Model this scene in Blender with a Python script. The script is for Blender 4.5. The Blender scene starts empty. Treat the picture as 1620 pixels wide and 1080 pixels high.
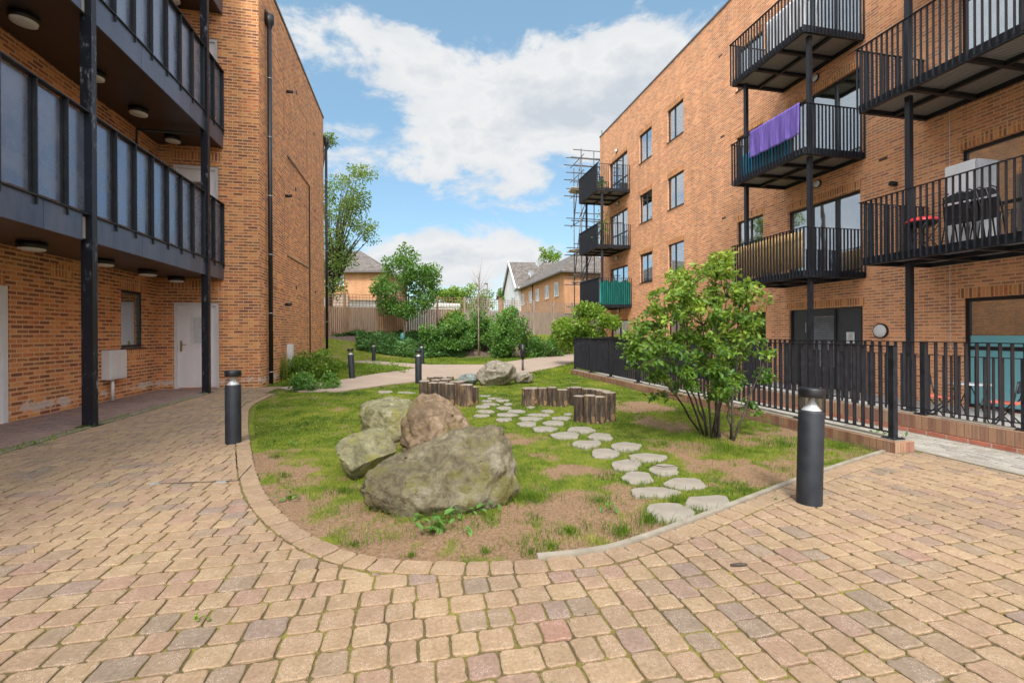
import bpy, bmesh, math, random
import numpy as np
from mathutils import Vector, noise, Matrix
random.seed(7); rng=np.random.default_rng(7)
S=bpy.context.scene; COL=S.collection
R=math.radians
# ------------------------------------------------------------ camera, sky, sun, exposure
F=730.0; YAW=R(12.1); EYE=1.32; ROLL=R(0.3)
cd=bpy.data.cameras.new('camera'); cam=bpy.data.objects.new('camera',cd); COL.objects.link(cam); S.camera=cam
cd.sensor_width=36; cd.lens=F*36/1620; cd.shift_y=-13/1620; cd.clip_start=.05; cd.clip_end=3000
cam.location=(0,0,EYE); cam.rotation_mode='QUATERNION'
cam.rotation_quaternion=(Matrix.Rotation(-YAW,4,'Z')@Matrix.Rotation(R(90),4,'X')@Matrix.Rotation(-ROLL,4,'Z')).to_quaternion()
S.render.resolution_x=1024; S.render.resolution_y=682
S.view_settings.view_transform='Standard'; S.view_settings.look='None'; S.view_settings.gamma=1; S.view_settings.exposure=1.45
SUN_EL=R(50); SUN_AZ=R(196)      # azimuth clockwise from +Y: behind the camera, a little to the left
sl=bpy.data.lights.new('sun','SUN'); sl.energy=1.5; sl.angle=R(11); sl.color=(1,.95,.87)
so=bpy.data.objects.new('sun',sl); COL.objects.link(so)
sd=Vector((math.sin(SUN_AZ)*math.cos(SUN_EL),math.cos(SUN_AZ)*math.cos(SUN_EL),math.sin(SUN_EL)))
so.rotation_euler=sd.to_track_quat('Z','Y').to_euler(); so.location=(0,0,40)
W=bpy.data.worlds.new('World'); S.world=W; W.use_nodes=True
def world():
    nt=W.node_tree; N=nt.nodes; L=nt.links
    for n in list(N): N.remove(n)
    out=N.new('ShaderNodeOutputWorld'); bg=N.new('ShaderNodeBackground'); L.new(bg.outputs[0],out.inputs[0])
    sky=N.new('ShaderNodeTexSky'); sky.sky_type='NISHITA'; sky.sun_disc=False; sky.sun_elevation=SUN_EL; sky.sun_rotation=SUN_AZ
    sky.air_density=1.0; sky.dust_density=.6; sky.ozone_density=1.2
    tc=N.new('ShaderNodeTexCoord')
    def M(op,a,b=None,c=None):
        m=N.new('ShaderNodeMath'); m.operation=op
        for i,v in enumerate((a,b,c)):
            if v is None: continue
            if isinstance(v,(int,float)): m.inputs[i].default_value=v
            else: L.new(v,m.inputs[i])
        return m.outputs[0]
    sp=N.new('ShaderNodeSeparateXYZ'); L.new(tc.outputs['Generated'],sp.inputs[0])
    az=M('ARCTAN2',sp.outputs[0],sp.outputs[1]); el=M('ARCSINE',sp.outputs[2])
    # cloud banks as soft ellipses in azimuth and elevation
    def px(x,y): 
        u=(x-810)/F; v=(527-y)/F; return math.atan(u)+YAW, math.atan(v/math.sqrt(1+u*u))
    acc=None
    for (x,y,rx,ry,a) in [(640,105,130,45,.5),(800,125,280,80,.95),(900,210,240,90,.95),(1010,120,130,90,.9),(720,260,200,60,.7),(730,400,130,62,1.1),(640,405,120,40,.8),(840,420,90,50,.7),(540,25,120,25,.28),(470,60,60,40,.15),(560,245,80,45,.35),(1000,30,60,40,.25),
                          (860,10,200,40,-.6),(600,315,160,34,-.6),(1080,30,60,40,-.3),(545,160,80,40,-.45),(700,20,120,30,-.35),(900,355,50,30,-.4),(610,350,60,25,-.3)]:
        a0,e0=px(x,y); sx=rx/F*.8; sy=ry/F*.8
        d=M('ADD',M('POWER',M('ABSOLUTE',M('DIVIDE',M('SUBTRACT',az,a0),sx)),2),M('POWER',M('ABSOLUTE',M('DIVIDE',M('SUBTRACT',el,e0),sy)),2))
        g=M('MULTIPLY',M('EXPONENT',M('MULTIPLY',d,-1)),a)
        acc=g if acc is None else M('ADD',acc,g)
    # bank added out of view at left, to whiten the right block's windows
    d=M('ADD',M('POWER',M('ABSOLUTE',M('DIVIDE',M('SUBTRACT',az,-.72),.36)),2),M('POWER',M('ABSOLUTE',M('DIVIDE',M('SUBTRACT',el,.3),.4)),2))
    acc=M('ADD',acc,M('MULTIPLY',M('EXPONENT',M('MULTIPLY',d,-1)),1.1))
    cx=N.new('ShaderNodeCombineXYZ'); L.new(az,cx.inputs[0]); L.new(M('MULTIPLY',el,1.9),cx.inputs[1])
    def noi(sc,det,rough,off,dist=0):
        mp=N.new('ShaderNodeMapping'); mp.inputs['Location'].default_value=(off,off*.7,off*.3); L.new(cx.outputs[0],mp.inputs[0])
        n=N.new('ShaderNodeTexNoise'); n.inputs['Scale'].default_value=sc; n.inputs['Detail'].default_value=det; n.inputs['Roughness'].default_value=rough; n.inputs['Distortion'].default_value=dist
        L.new(mp.outputs[0],n.inputs[0]); return n.outputs['Fac']
    n1=noi(5.5,10,.6,3.1,.25); n2=noi(7.0,7,.55,9.7)
    n3=noi(17,6,.6,5.3)
    cov=M('ADD',M('ADD',M('MULTIPLY',M('SUBTRACT',n1,.5),2.7),M('MULTIPLY',M('SUBTRACT',n3,.5),.5)),M('MULTIPLY',acc,.72))
    away=M('MULTIPLY',M('GREATER_THAN',M('ABSOLUTE',M('SUBTRACT',az,YAW)),.95),.75)   # extra cloud added outside the view to brighten window reflections and ambient light
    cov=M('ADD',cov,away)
    mr=N.new('ShaderNodeMapRange'); mr.interpolation_type='SMOOTHSTEP'; mr.inputs[1].default_value=.14; mr.inputs[2].default_value=.6; L.new(cov,mr.inputs[0])
    # cloud colour: white tops, grey bellies
    sh=N.new('ShaderNodeMapRange'); sh.inputs[1].default_value=.3; sh.inputs[2].default_value=1.6; L.new(M('ADD',cov,M('MULTIPLY',M('SUBTRACT',n2,.5),2.2)),sh.inputs[0])
    cr=N.new('ShaderNodeValToRGB'); L.new(sh.outputs[0],cr.inputs[0])
    e=cr.color_ramp.elements; e[0].position=0; e[0].color=(2.9,3.0,3.1,1); e[1].position=1; e[1].color=(2.25,2.45,2.7,1)
    m_=cr.color_ramp.elements.new(.42); m_.color=(3.15,3.2,3.25,1)
    tint=N.new('ShaderNodeMix'); tint.data_type='RGBA'; tint.blend_type='MULTIPLY'; tint.inputs[0].default_value=1; L.new(sky.outputs[0],tint.inputs[6]); tint.inputs[7].default_value=(.42,.46,.46,1)
    ad=N.new('ShaderNodeMix'); ad.data_type='RGBA'; ad.blend_type='ADD'; ad.inputs[0].default_value=1; L.new(tint.outputs[2],ad.inputs[6]); ad.inputs[7].default_value=(.55,.95,1.2,1)
    mx=N.new('ShaderNodeMix'); mx.data_type='RGBA'; L.new(mr.outputs[0],mx.inputs[0]); L.new(ad.outputs[2],mx.inputs[6]); L.new(cr.outputs[0],mx.inputs[7])
    # glow round the out-of-view sun, added to lift the light on the walls
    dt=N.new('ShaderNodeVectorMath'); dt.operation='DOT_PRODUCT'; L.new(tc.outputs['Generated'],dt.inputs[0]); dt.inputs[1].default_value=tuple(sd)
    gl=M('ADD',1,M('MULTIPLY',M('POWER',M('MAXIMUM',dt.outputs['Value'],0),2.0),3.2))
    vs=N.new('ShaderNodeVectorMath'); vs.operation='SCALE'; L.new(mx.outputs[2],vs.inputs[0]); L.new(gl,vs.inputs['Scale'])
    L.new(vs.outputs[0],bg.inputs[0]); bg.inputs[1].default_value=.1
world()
# ------------------------------------------------------------ photo measuring helpers (pixel of the photograph -> point in the place)
def ray(px,py):
    dx=px-810; dy=py-540; c,s=math.cos(ROLL),math.sin(ROLL)
    x=dx*c-dy*s; y=dx*s+dy*c; u=x/F; v=(-13-y)/F
    return (math.sin(YAW)+u*math.cos(YAW), math.cos(YAW)-u*math.sin(YAW), v)
def G(px,py,z=0):
    r=ray(px,py); t=(z-EYE)/r[2]; return Vector((r[0]*t,r[1]*t,z))
def P(px,py,d):
    r=ray(px,py); return Vector((r[0]*d,r[1]*d,EYE+r[2]*d))
def PX(px,py,x):
    r=ray(px,py); t=x/r[0]; return Vector((x,r[1]*t,EYE+r[2]*t))
def sstep(a,b,x):
    t=min(1,max(0,(x-a)/(b-a))); return t*t*(3-2*t)
# ------------------------------------------------------------ object helpers
WL={}
def props(o,label=None,cat=None,group=None,kind=None):
    if label: o['label']=label
    if cat: o['category']=cat
    if group: o['group']=group
    if kind: o['kind']=kind
    return o
def thing(name,label,cat,loc=(0,0,0),group=None):
    o=bpy.data.objects.new(name,None); COL.objects.link(o); o.location=loc; o.empty_display_size=.2; WL[o.name]=Vector(loc)
    return props(o,label,cat,group)
def link(name,me,parent=None,loc=None,mat=None):
    o=bpy.data.objects.new(name,me); COL.objects.link(o)
    if mat: 
        for m in (mat if isinstance(mat,(list,tuple)) else [mat]): me.materials.append(m)
    if parent: 
        o.parent=parent; w=WL[parent.name]; me.transform(Matrix.Translation(-w)); WL[o.name]=w
    else:
        w=Vector(loc) if loc is not None else Vector((0,0,0)); me.transform(Matrix.Translation(-w)); o.location=w; WL[o.name]=w
    return o
def dup(root,loc,label=None,group=None,rot=None):
    def cp(o,par):
        c=o.copy(); COL.objects.link(c)
        if par: c.parent=par
        for ch in list(o.children): cp(ch,c)
        return c
    r=cp(root,None); r.location=loc; WL[r.name]=Vector(loc)
    if rot is not None: r.rotation_euler=rot
    if label: r['label']=label
    if group: r['group']=group
    return r
class MB:
    def __init__(s): s.v=[]; s.f=[]; s.sm=[]
    def add(s,v,f,smooth=False):
        n=len(s.v); s.v+= [tuple(p) for p in v]; s.f+=[tuple(n+i for i in q) for q in f]; s.sm+=[smooth]*len(f); return s
    def box(s,x0,y0,z0,x1,y1,z1):
        x0,x1=sorted((x0,x1)); y0,y1=sorted((y0,y1)); z0,z1=sorted((z0,z1))
        return s.add([(x0,y0,z0),(x1,y0,z0),(x1,y1,z0),(x0,y1,z0),(x0,y0,z1),(x1,y0,z1),(x1,y1,z1),(x0,y1,z1)],
              [(0,3,2,1),(4,5,6,7),(0,1,5,4),(1,2,6,5),(2,3,7,6),(3,0,4,7)])
    def beam(s,a,b,w,h,up=(0,0,1)):     # rectangular bar from a to b
        a=Vector(a); b=Vector(b); d=(b-a).normalized(); up=Vector(up)
        if abs(d.dot(up))>.98: up=Vector((1,0,0))
        x=d.cross(up).normalized()*w/2; y=x.cross(d).normalized()*h/2
        c=[p+i*x+j*y for p in (a,b) for i,j in ((-1,-1),(1,-1),(1,1),(-1,1))]
        return s.add(c,[(0,1,2,3),(7,6,5,4),(0,4,5,1),(1,5,6,2),(2,6,7,3),(3,7,4,0)])
    def tube(s,pts,rad,n=8,cap=True):
        pts=[Vector(p) for p in pts]; k=len(pts)
        if isinstance(rad,(int,float)): rad=[rad]*k
        V=[]; t0=None; x=None
        for i,p in enumerate(pts):
            d=(pts[min(i+1,k-1)]-pts[max(i-1,0)]).normalized()
            if x is None: x=d.cross(Vector((.3,.2,1)) if abs(d.z)<.9 else Vector((1,0,0))).normalized()
            else: x=(x-d*x.dot(d)).normalized()
            y=d.cross(x)
            for j in range(n):
                a=2*math.pi*j/n; V.append(p+(x*math.cos(a)+y*math.sin(a))*rad[i])
        Fc=[(i*n+j,i*n+(j+1)%n,(i+1)*n+(j+1)%n,(i+1)*n+j) for i in range(k-1) for j in range(n)]
        s.add(V,Fc,True)
        if cap: 
            m=len(s.v)-k*n
            s.f.append(tuple(m+j for j in range(n))[::-1]); s.sm.append(False)
            s.f.append(tuple(m+(k-1)*n+j for j in range(n))); s.sm.append(False)
        return s
    def lathe(s,prof,c=(0,0,0),n=24,smooth=True):   # prof: (r,z)
        c=Vector(c); V=[];k=len(prof)
        for r,z in prof:
            for j in range(n):
                a=2*math.pi*j/n; V.append(c+Vector((r*math.cos(a),r*math.sin(a),z)))
        s.add(V,[(i*n+j,i*n+(j+1)%n,(i+1)*n+(j+1)%n,(i+1)*n+j) for i in range(k-1) for j in range(n)],smooth); return s
    def poly(s,pts,z0,z1):
        n=len(pts); a=sum(pts[i][0]*pts[(i+1)%n][1]-pts[(i+1)%n][0]*pts[i][1] for i in range(n))
        if a<0: pts=pts[::-1]
        V=[(p[0],p[1],z0) for p in pts]+[(p[0],p[1],z1) for p in pts]
        return s.add(V,[tuple(range(n))[::-1],tuple(range(n,2*n))]+[(i,(i+1)%n,n+(i+1)%n,n+i) for i in range(n)])
    def build(s,name,mat,parent=None,loc=None,bevel=0):
        me=bpy.data.meshes.new(name); me.from_pydata(s.v,[],s.f); 
        me.polygons.foreach_set('use_smooth',s.sm); me.validate(); me.update()
        o=link(name,me,parent,loc,mat)
        if bevel:
            b=o.modifiers.new('b','BEVEL'); b.width=bevel; b.segments=2; b.limit_method='ANGLE'
        return o
# ------------------------------------------------------------ materials
def nmat(name):
    m=bpy.data.materials.new(name); m.use_nodes=True; nt=m.node_tree; b=nt.nodes['Principled BSDF']; return m,nt,nt.nodes,nt.links,b
def ramp(N,L,src,stops):
    r=N.new('ShaderNodeValToRGB'); L.new(src,r.inputs[0]); e=r.color_ramp.elements
    while len(e)<len(stops): e.new(.5)
    for i,(p,c) in enumerate(stops): e[i].position=p; e[i].color=(*c,1)
    return r.outputs[0]
def coords(N,L,kind='Object',scale=(1,1,1)):
    tc=N.new('ShaderNodeTexCoord'); mp=N.new('ShaderNodeMapping'); mp.inputs['Scale'].default_value=scale
    L.new(tc.outputs[kind],mp.inputs[0]); return mp.outputs[0]
def noi(N,L,vec,sc,det=4,rough=.55,dist=0):
    n=N.new('ShaderNodeTexNoise'); n.inputs['Scale'].default_value=sc; n.inputs['Detail'].default_value=det; n.inputs['Roughness'].default_value=rough; n.inputs['Distortion'].default_value=dist
    L.new(vec,n.inputs[0]); return n.outputs['Fac']
def math_(N,L,op,a,b=None,c=None):
    m=N.new('ShaderNodeMath'); m.operation=op
    for i,v in enumerate((a,b,c)):
        if v is None: continue
        if isinstance(v,(int,float)): m.inputs[i].default_value=v
        else: L.new(v,m.inputs[i])
    return m.outputs[0]
def mixc(N,L,f,a,b,mode='MIX'):
    m=N.new('ShaderNodeMix'); m.data_type='RGBA'; m.blend_type=mode
    for i,v in ((0,f),(6,a),(7,b)):
        if isinstance(v,(int,float)): m.inputs[i].default_value=v
        elif isinstance(v,tuple): m.inputs[i].default_value=(*v,1)
        else: L.new(v,m.inputs[i])
    return m.outputs[2]
def bump(N,L,b,h,strength=.3,dist=.01):
    n=N.new('ShaderNodeBump'); n.inputs['Strength'].default_value=strength; n.inputs['Distance'].default_value=dist
    L.new(h,n.inputs['Height']); L.new(n.outputs[0],b.inputs['Normal'])
def pm(name,c1,c2=None,sc=8,rough=.6,metal=0,bmp=.2,det=5,scale=(1,1,1),spec=.5,bd=.005,r2=None):
    m,nt,N,L,b=nmat(name); c2=c2 or c1
    v=coords(N,L,'Object',scale); n=noi(N,L,v,sc,det)
    L.new(ramp(N,L,n,[(.3,c1),(.7,c2)]),b.inputs['Base Color'])
    b.inputs['Roughness'].default_value=rough; b.inputs['Metallic'].default_value=metal; b.inputs['Specular IOR Level'].default_value=spec
    n2=noi(N,L,v,sc*6,4)
    if r2 is not None:
        mr=N.new('ShaderNodeMapRange'); mr.inputs[1].default_value=.3; mr.inputs[2].default_value=.7; mr.inputs[3].default_value=rough; mr.inputs[4].default_value=r2; L.new(n,mr.inputs[0]); L.new(mr.outputs[0],b.inputs['Roughness'])
    if bmp: bump(N,L,b,n2,bmp,bd)
    return m
def wall_uv(N,L,swap=False):
    g=N.new('ShaderNodeNewGeometry'); sp=N.new('ShaderNodeSeparateXYZ'); L.new(g.outputs['Position'],sp.inputs[0])
    sn=N.new('ShaderNodeSeparateXYZ'); L.new(g.outputs['True Normal'],sn.inputs[0])
    ax=math_(N,L,'GREATER_THAN',math_(N,L,'ABSOLUTE',sn.outputs[0]),.6); 
    az=math_(N,L,'GREATER_THAN',math_(N,L,'ABSOLUTE',sn.outputs[2]),.8)
    u=math_(N,L,'ADD',math_(N,L,'MULTIPLY',sp.outputs[1],ax),math_(N,L,'MULTIPLY',sp.outputs[0],math_(N,L,'SUBTRACT',1,ax)))
    v=math_(N,L,'ADD',math_(N,L,'MULTIPLY',sp.outputs[2],math_(N,L,'SUBTRACT',1,az)),math_(N,L,'MULTIPLY',sp.outputs[1],az))
    c=N.new('ShaderNodeCombineXYZ')
    if swap: u,v=v,u
    L.new(u,c.inputs[0]); L.new(v,c.inputs[1]); return c.outputs[0],u,v,g.outputs['Position'],sp.outputs[2]
def brick(name,cols,mortar,bw=.225,bh=.075,streak=.6,swap=False,base_stain=0,dark=(.06,.03,.03),off=.5,ms=.009):
    m,nt,N,L,b=nmat(name); vec,u,v,pos,pz=wall_uv(N,L,swap)
    t=N.new('ShaderNodeTexBrick'); L.new(vec,t.inputs[0]); t.offset=off
    t.inputs['Color1'].default_value=(0,0,0,1); t.inputs['Color2'].default_value=(1,1,1,1); t.inputs['Mortar'].default_value=(.5,.5,.5,1)
    t.inputs['Scale'].default_value=1; t.inputs['Mortar Size'].default_value=ms; t.inputs['Mortar Smooth'].default_value=.25
    t.inputs['Brick Width'].default_value=bw; t.inputs['Row Height'].default_value=bh
    k=len(cols); br=ramp(N,L,t.outputs['Color'],[(i/(k-1),c) for i,c in enumerate(cols)])
    n0=noi(N,L,pos,1.3,3); br=mixc(N,L,.35,br,ramp(N,L,n0,[(.3,(.6,.55,.5)),(.7,(1.25,1.15,1.1))]),'MULTIPLY')
    # burnt streak along the middle of some bricks
    if streak:
        row=math_(N,L,'ABSOLUTE',math_(N,L,'SUBTRACT',math_(N,L,'FRACT',math_(N,L,'DIVIDE',v,bh)),.5))
        mid=math_(N,L,'SUBTRACT',1,math_(N,L,'MULTIPLY',row,2.6))
        mp=N.new('ShaderNodeMapping'); mp.inputs['Scale'].default_value=(9,28,1); L.new(vec,mp.inputs[0])
        ns=noi(N,L,mp.outputs[0],1,4,.6)
        w=math_(N,L,'ADD',math_(N,L,'MULTIPLY',t.outputs['Color'],.55),ns)
        f=math_(N,L,'MULTIPLY',math_(N,L,'SUBTRACT',w,.66),5); 
        f=math_(N,L,'MULTIPLY',math_(N,L,'MINIMUM',math_(N,L,'MAXIMUM',f,0),1),math_(N,L,'MAXIMUM',mid,0))
        br=mixc(N,L,math_(N,L,'MULTIPLY',f,streak),br,dark)
    mps=N.new('ShaderNodeMapping'); mps.inputs['Scale'].default_value=(3.2,3.2,.22); L.new(pos,mps.inputs[0]); st_=noi(N,L,mps.outputs[0],1,5,.6)
    br=mixc(N,L,.55,br,ramp(N,L,st_,[(.32,(.66,.64,.62)),(.5,(1,1,1)),(.7,(1.12,1.12,1.12))]),'MULTIPLY')
    gr=noi(N,L,pos,90,3); br=mixc(N,L,.3,br,ramp(N,L,gr,[(.3,(.65,.65,.65)),(.7,(1.3,1.3,1.3))]),'MULTIPLY')
    c=mixc(N,L,t.outputs['Fac'],br,mortar)
    if base_stain:
        n3=noi(N,L,pos,3.0,5,.7); h=math_(N,L,'SUBTRACT',math_(N,L,'SUBTRACT',n3,.42),math_(N,L,'MULTIPLY',math_(N,L,'ABSOLUTE',math_(N,L,'SUBTRACT',pz,.16)),1.6))
        h=math_(N,L,'MINIMUM',math_(N,L,'MAXIMUM',math_(N,L,'MULTIPLY',h,14),0),.75)
        c=mixc(N,L,h,c,(.62,.55,.5))
    L.new(c,b.inputs['Base Color']); b.inputs['Roughness'].default_value=.85; b.inputs['Specular IOR Level'].default_value=.25
    h=math_(N,L,'ADD',math_(N,L,'MULTIPLY',math_(N,L,'SUBTRACT',1,t.outputs['Fac']),1),math_(N,L,'MULTIPLY',gr,.35))
    bump(N,L,b,h,.6,.006); return m
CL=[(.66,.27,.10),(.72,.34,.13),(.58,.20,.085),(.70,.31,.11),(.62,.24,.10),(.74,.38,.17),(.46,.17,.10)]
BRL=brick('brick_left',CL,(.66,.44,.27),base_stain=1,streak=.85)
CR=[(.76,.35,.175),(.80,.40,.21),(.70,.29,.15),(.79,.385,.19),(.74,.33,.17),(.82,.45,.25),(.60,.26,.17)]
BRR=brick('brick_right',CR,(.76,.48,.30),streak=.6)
SOL=brick('brick_soldier',CL,(.66,.42,.24),bw=.225,bh=.075,swap=True,off=0,streak=.7)
BRH=brick('brick_house',[(.52,.25,.12),(.56,.28,.14),(.48,.22,.11)],(.5,.34,.22),streak=.2)
BRP=brick('brick_plinth',[(.36,.2,.12),(.42,.24,.15),(.31,.15,.1),(.44,.29,.19)],(.2,.16,.12),bw=.235,bh=.078,swap=True,off=0,streak=.3,ms=.006)
BRW=brick('brick_low',[(.52,.2,.13),(.45,.15,.1),(.58,.28,.17)],(.42,.36,.3),streak=.3,dark=(.1,.04,.03))
def tile_mat():
    m,nt,N,L,b=nmat('roof_tile'); 
    tc=N.new('ShaderNodeTexCoord'); 
    t=N.new('ShaderNodeTexBrick'); L.new(tc.outputs['UV'],t.inputs[0]); t.inputs['Scale'].default_value=1; t.inputs['Brick Width'].default_value=.28; t.inputs['Row Height'].default_value=.22; t.inputs['Mortar Size'].default_value=.02
    t.inputs['Color1'].default_value=(.10,.085,.08,1); t.inputs['Color2'].default_value=(.19,.165,.15,1); t.inputs['Mortar'].default_value=(.045,.04,.036,1)
    n=noi(N,L,coords(N,L,'Object'),2.2,6); c=mixc(N,L,.5,t.outputs['Color'],ramp(N,L,n,[(.3,(.6,.6,.55)),(.7,(1.35,1.3,1.2))]),'MULTIPLY')
    L.new(c,b.inputs['Base Color']); b.inputs['Roughness'].default_value=.9; bump(N,L,b,t.outputs['Fac'],-.5,.02); return m
TILE=tile_mat()
DARK=pm('dark_steel',(.005,.006,.010),(.010,.012,.018),6,.35,.0,.08,r2=.6)
DARKR=pm('weathered_dark_steel',(.005,.006,.010),(.018,.02,.028),14,.38,.0,.15,r2=.7)
UPVC=pm('dark_window_frame',(.009,.01,.014),(.014,.016,.02),6,.35,bmp=.03)
WHITE=pm('white_paint',(.62,.61,.62),(.7,.69,.7),5,.45,bmp=.05)
OFFW=pm('off_white_door',(.72,.68,.7),(.78,.74,.76),3,.5,bmp=.06)
GREYM=pm('grey_metal',(.35,.36,.38),(.5,.51,.53),6,.4,.4,.06)
GALV=pm('galvanised_tube',(.09,.09,.095),(.18,.18,.18),5,.5,.5,.1)
BLACKP=pm('black_plastic',(.006,.006,.008),(.012,.012,.014),8,.45,bmp=.1)
CONC=pm('concrete_edging',(.22,.19,.145),(.32,.28,.22),7,.9,bmp=.5)
CONCG=pm('pale_concrete',(.3,.29,.27),(.4,.385,.36),3,.9,bmp=.3)
COPE=pm('coping_metal',(.09,.075,.07),(.12,.1,.1),3,.5,bmp=.05)
def fascia_mat():
    m,nt,N,L,b=nmat('fascia_sheet'); v=coords(N,L,'Object',(1,1,.25)); n=noi(N,L,v,3,6,.6)
    L.new(ramp(N,L,n,[(.3,(.07,.09,.14)),(.7,(.16,.19,.26))]),b.inputs['Base Color']); b.inputs['Metallic'].default_value=.55
    L.new(ramp(N,L,n,[(.3,(.32,)*3),(.7,(.5,)*3)]),b.inputs['Roughness']); bump(N,L,b,noi(N,L,v,30,3),.05,.003); return m
FASC=fascia_mat()
def panel_mat():     # sheet glass with a dusty film and scratches low down
    m,nt,N,L,b=nmat('balcony_sheet'); g=N.new('ShaderNodeTexCoord'); v=coords(N,L,'Object',(1,1,1)); n=noi(N,L,v,2.2,6,.65); n2=noi(N,L,coords(N,L,'Object',(2,2,14)),3,6,.7)
    c=ramp(N,L,n,[(.25,(.13,.17,.25)),(.75,(.27,.32,.42))])
    c=mixc(N,L,math_(N,L,'MULTIPLY',math_(N,L,'GREATER_THAN',n2,.66),.35),c,(.45,.47,.5))
    L.new(c,b.inputs['Base Color']); b.inputs['Metallic'].default_value=.6
    L.new(ramp(N,L,n,[(.3,(.14,)*3),(.7,(.4,)*3)]),b.inputs['Roughness']); return m
PANEL=panel_mat()
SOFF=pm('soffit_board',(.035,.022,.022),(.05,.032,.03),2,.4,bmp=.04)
def ribbed():
    m,nt,N,L,b=nmat('ribbed_decking'); v=coords(N,L,'Object'); w=N.new('ShaderNodeTexWave'); w.bands_direction='Y'; w.inputs['Scale'].default_value=9; w.inputs['Distortion'].default_value=0; L.new(v,w.inputs[0])
    L.new(ramp(N,L,w.outputs['Fac'],[(.2,(.16,.16,.16)),(.8,(.42,.41,.4))]),b.inputs['Base Color']); b.inputs['Roughness'].default_value=.5; b.inputs['Metallic'].default_value=.3
    bump(N,L,b,w.outputs['Fac'],.6,.02); return m
RIB=ribbed()
def glass_mat(name='window_glass',tint=(.82,.86,.86),tr=.55):
    m,nt,N,L,b=nmat(name); N.remove(b); out=N['Material Output']
    t=N.new('ShaderNodeBsdfTransparent'); t.inputs[0].default_value=(*tint,1); g=N.new('ShaderNodeBsdfGlossy'); g.inputs['Roughness'].default_value=.02; g.inputs[0].default_value=(.9,.95,1,1)
    lw=N.new('ShaderNodeFresnel'); lw.inputs[0].default_value=1.6
    f=math_(N,L,'MINIMUM',math_(N,L,'ADD',math_(N,L,'MULTIPLY',lw.outputs[0],1.8),.36),.9)
    nb=N.new('ShaderNodeBump'); nb.inputs['Strength'].default_value=.02; nb.inputs['Distance'].default_value=.05; L.new(noi(N,L,coords(N,L,'Object'),1.4,2),nb.inputs['Height']); L.new(nb.outputs[0],g.inputs['Normal'])
    mx=N.new('ShaderNodeMixShader'); L.new(f,mx.inputs[0]); L.new(t.outputs[0],mx.inputs[1]); L.new(g.outputs[0],mx.inputs[2]); L.new(mx.outputs[0],out.inputs[0]); return m
GLASS=glass_mat()
def cloth(name,c,c2,fold=14,bm=.4):
    m,nt,N,L,b=nmat(name); w=noi(N,L,coords(N,L,'Object',(1,1,.12)),fold,3)
    L.new(ramp(N,L,w,[(.3,c),(.7,c2)]),b.inputs['Base Color']); b.inputs['Roughness'].default_value=.9; b.inputs['Specular IOR Level'].default_value=.1; bump(N,L,b,w,bm,.03); return m
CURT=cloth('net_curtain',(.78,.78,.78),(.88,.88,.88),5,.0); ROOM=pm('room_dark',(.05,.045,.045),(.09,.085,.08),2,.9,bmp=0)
TEALC=cloth('teal_cloth',(.04,.3,.34),(.09,.45,.48)); 
def attr_ramp(N,L,name,stops):
    a=N.new('ShaderNodeAttribute'); a.attribute_name=name; return ramp(N,L,a.outputs['Fac'],stops),a.outputs['Fac']
def leafmat(name,stops,trans=.35,rough=.5):
    m,nt,N,L,b=nmat(name); c,_=attr_ramp(N,L,'v',stops); out=N['Material Output']
    L.new(c,b.inputs['Base Color']); b.inputs['Roughness'].default_value=rough; b.inputs['Specular IOR Level'].default_value=.35
    t=N.new('ShaderNodeBsdfTranslucent'); L.new(mixc(N,L,.6,c,(.35,.5,.05)),t.inputs[0])
    mx=N.new('ShaderNodeMixShader'); mx.inputs[0].default_value=trans; L.new(b.outputs[0],mx.inputs[1]); L.new(t.outputs[0],mx.inputs[2]); L.new(mx.outputs[0],out.inputs[0]); return m
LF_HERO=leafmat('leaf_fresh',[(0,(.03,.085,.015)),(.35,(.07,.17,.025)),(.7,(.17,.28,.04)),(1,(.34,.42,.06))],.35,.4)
LF_MID=leafmat('leaf_mid',[(0,(.035,.10,.02)),(.5,(.09,.22,.045)),(1,(.22,.38,.08))])
LF_DARK=leafmat('leaf_ivy',[(0,(.02,.07,.02)),(.5,(.06,.16,.045)),(.85,(.13,.27,.09)),(1,(.25,.36,.18))],.25)
LF_YEL=leafmat('leaf_yellow',[(0,(.06,.13,.015)),(.5,(.16,.28,.03)),(1,(.32,.42,.06))])
LF_OLV=leafmat('leaf_olive',[(0,(.05,.1,.03)),(.5,(.13,.2,.05)),(1,(.28,.33,.08))])
GRASSM=leafmat('grass_blade',[(0,(.03,.08,.008)),(.3,(.09,.17,.012)),(.6,(.21,.28,.02)),(.85,(.36,.36,.04)),(1,(.46,.38,.15))],.4,.6)
BARK=pm('bark',(.025,.017,.013),(.085,.063,.05),18,.9,bmp=.8,scale=(1,1,.3)); BARKL=pm('pale_bark',(.2,.14,.1),(.4,.33,.27),20,.9,bmp=.6,scale=(1,1,.3))

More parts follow.
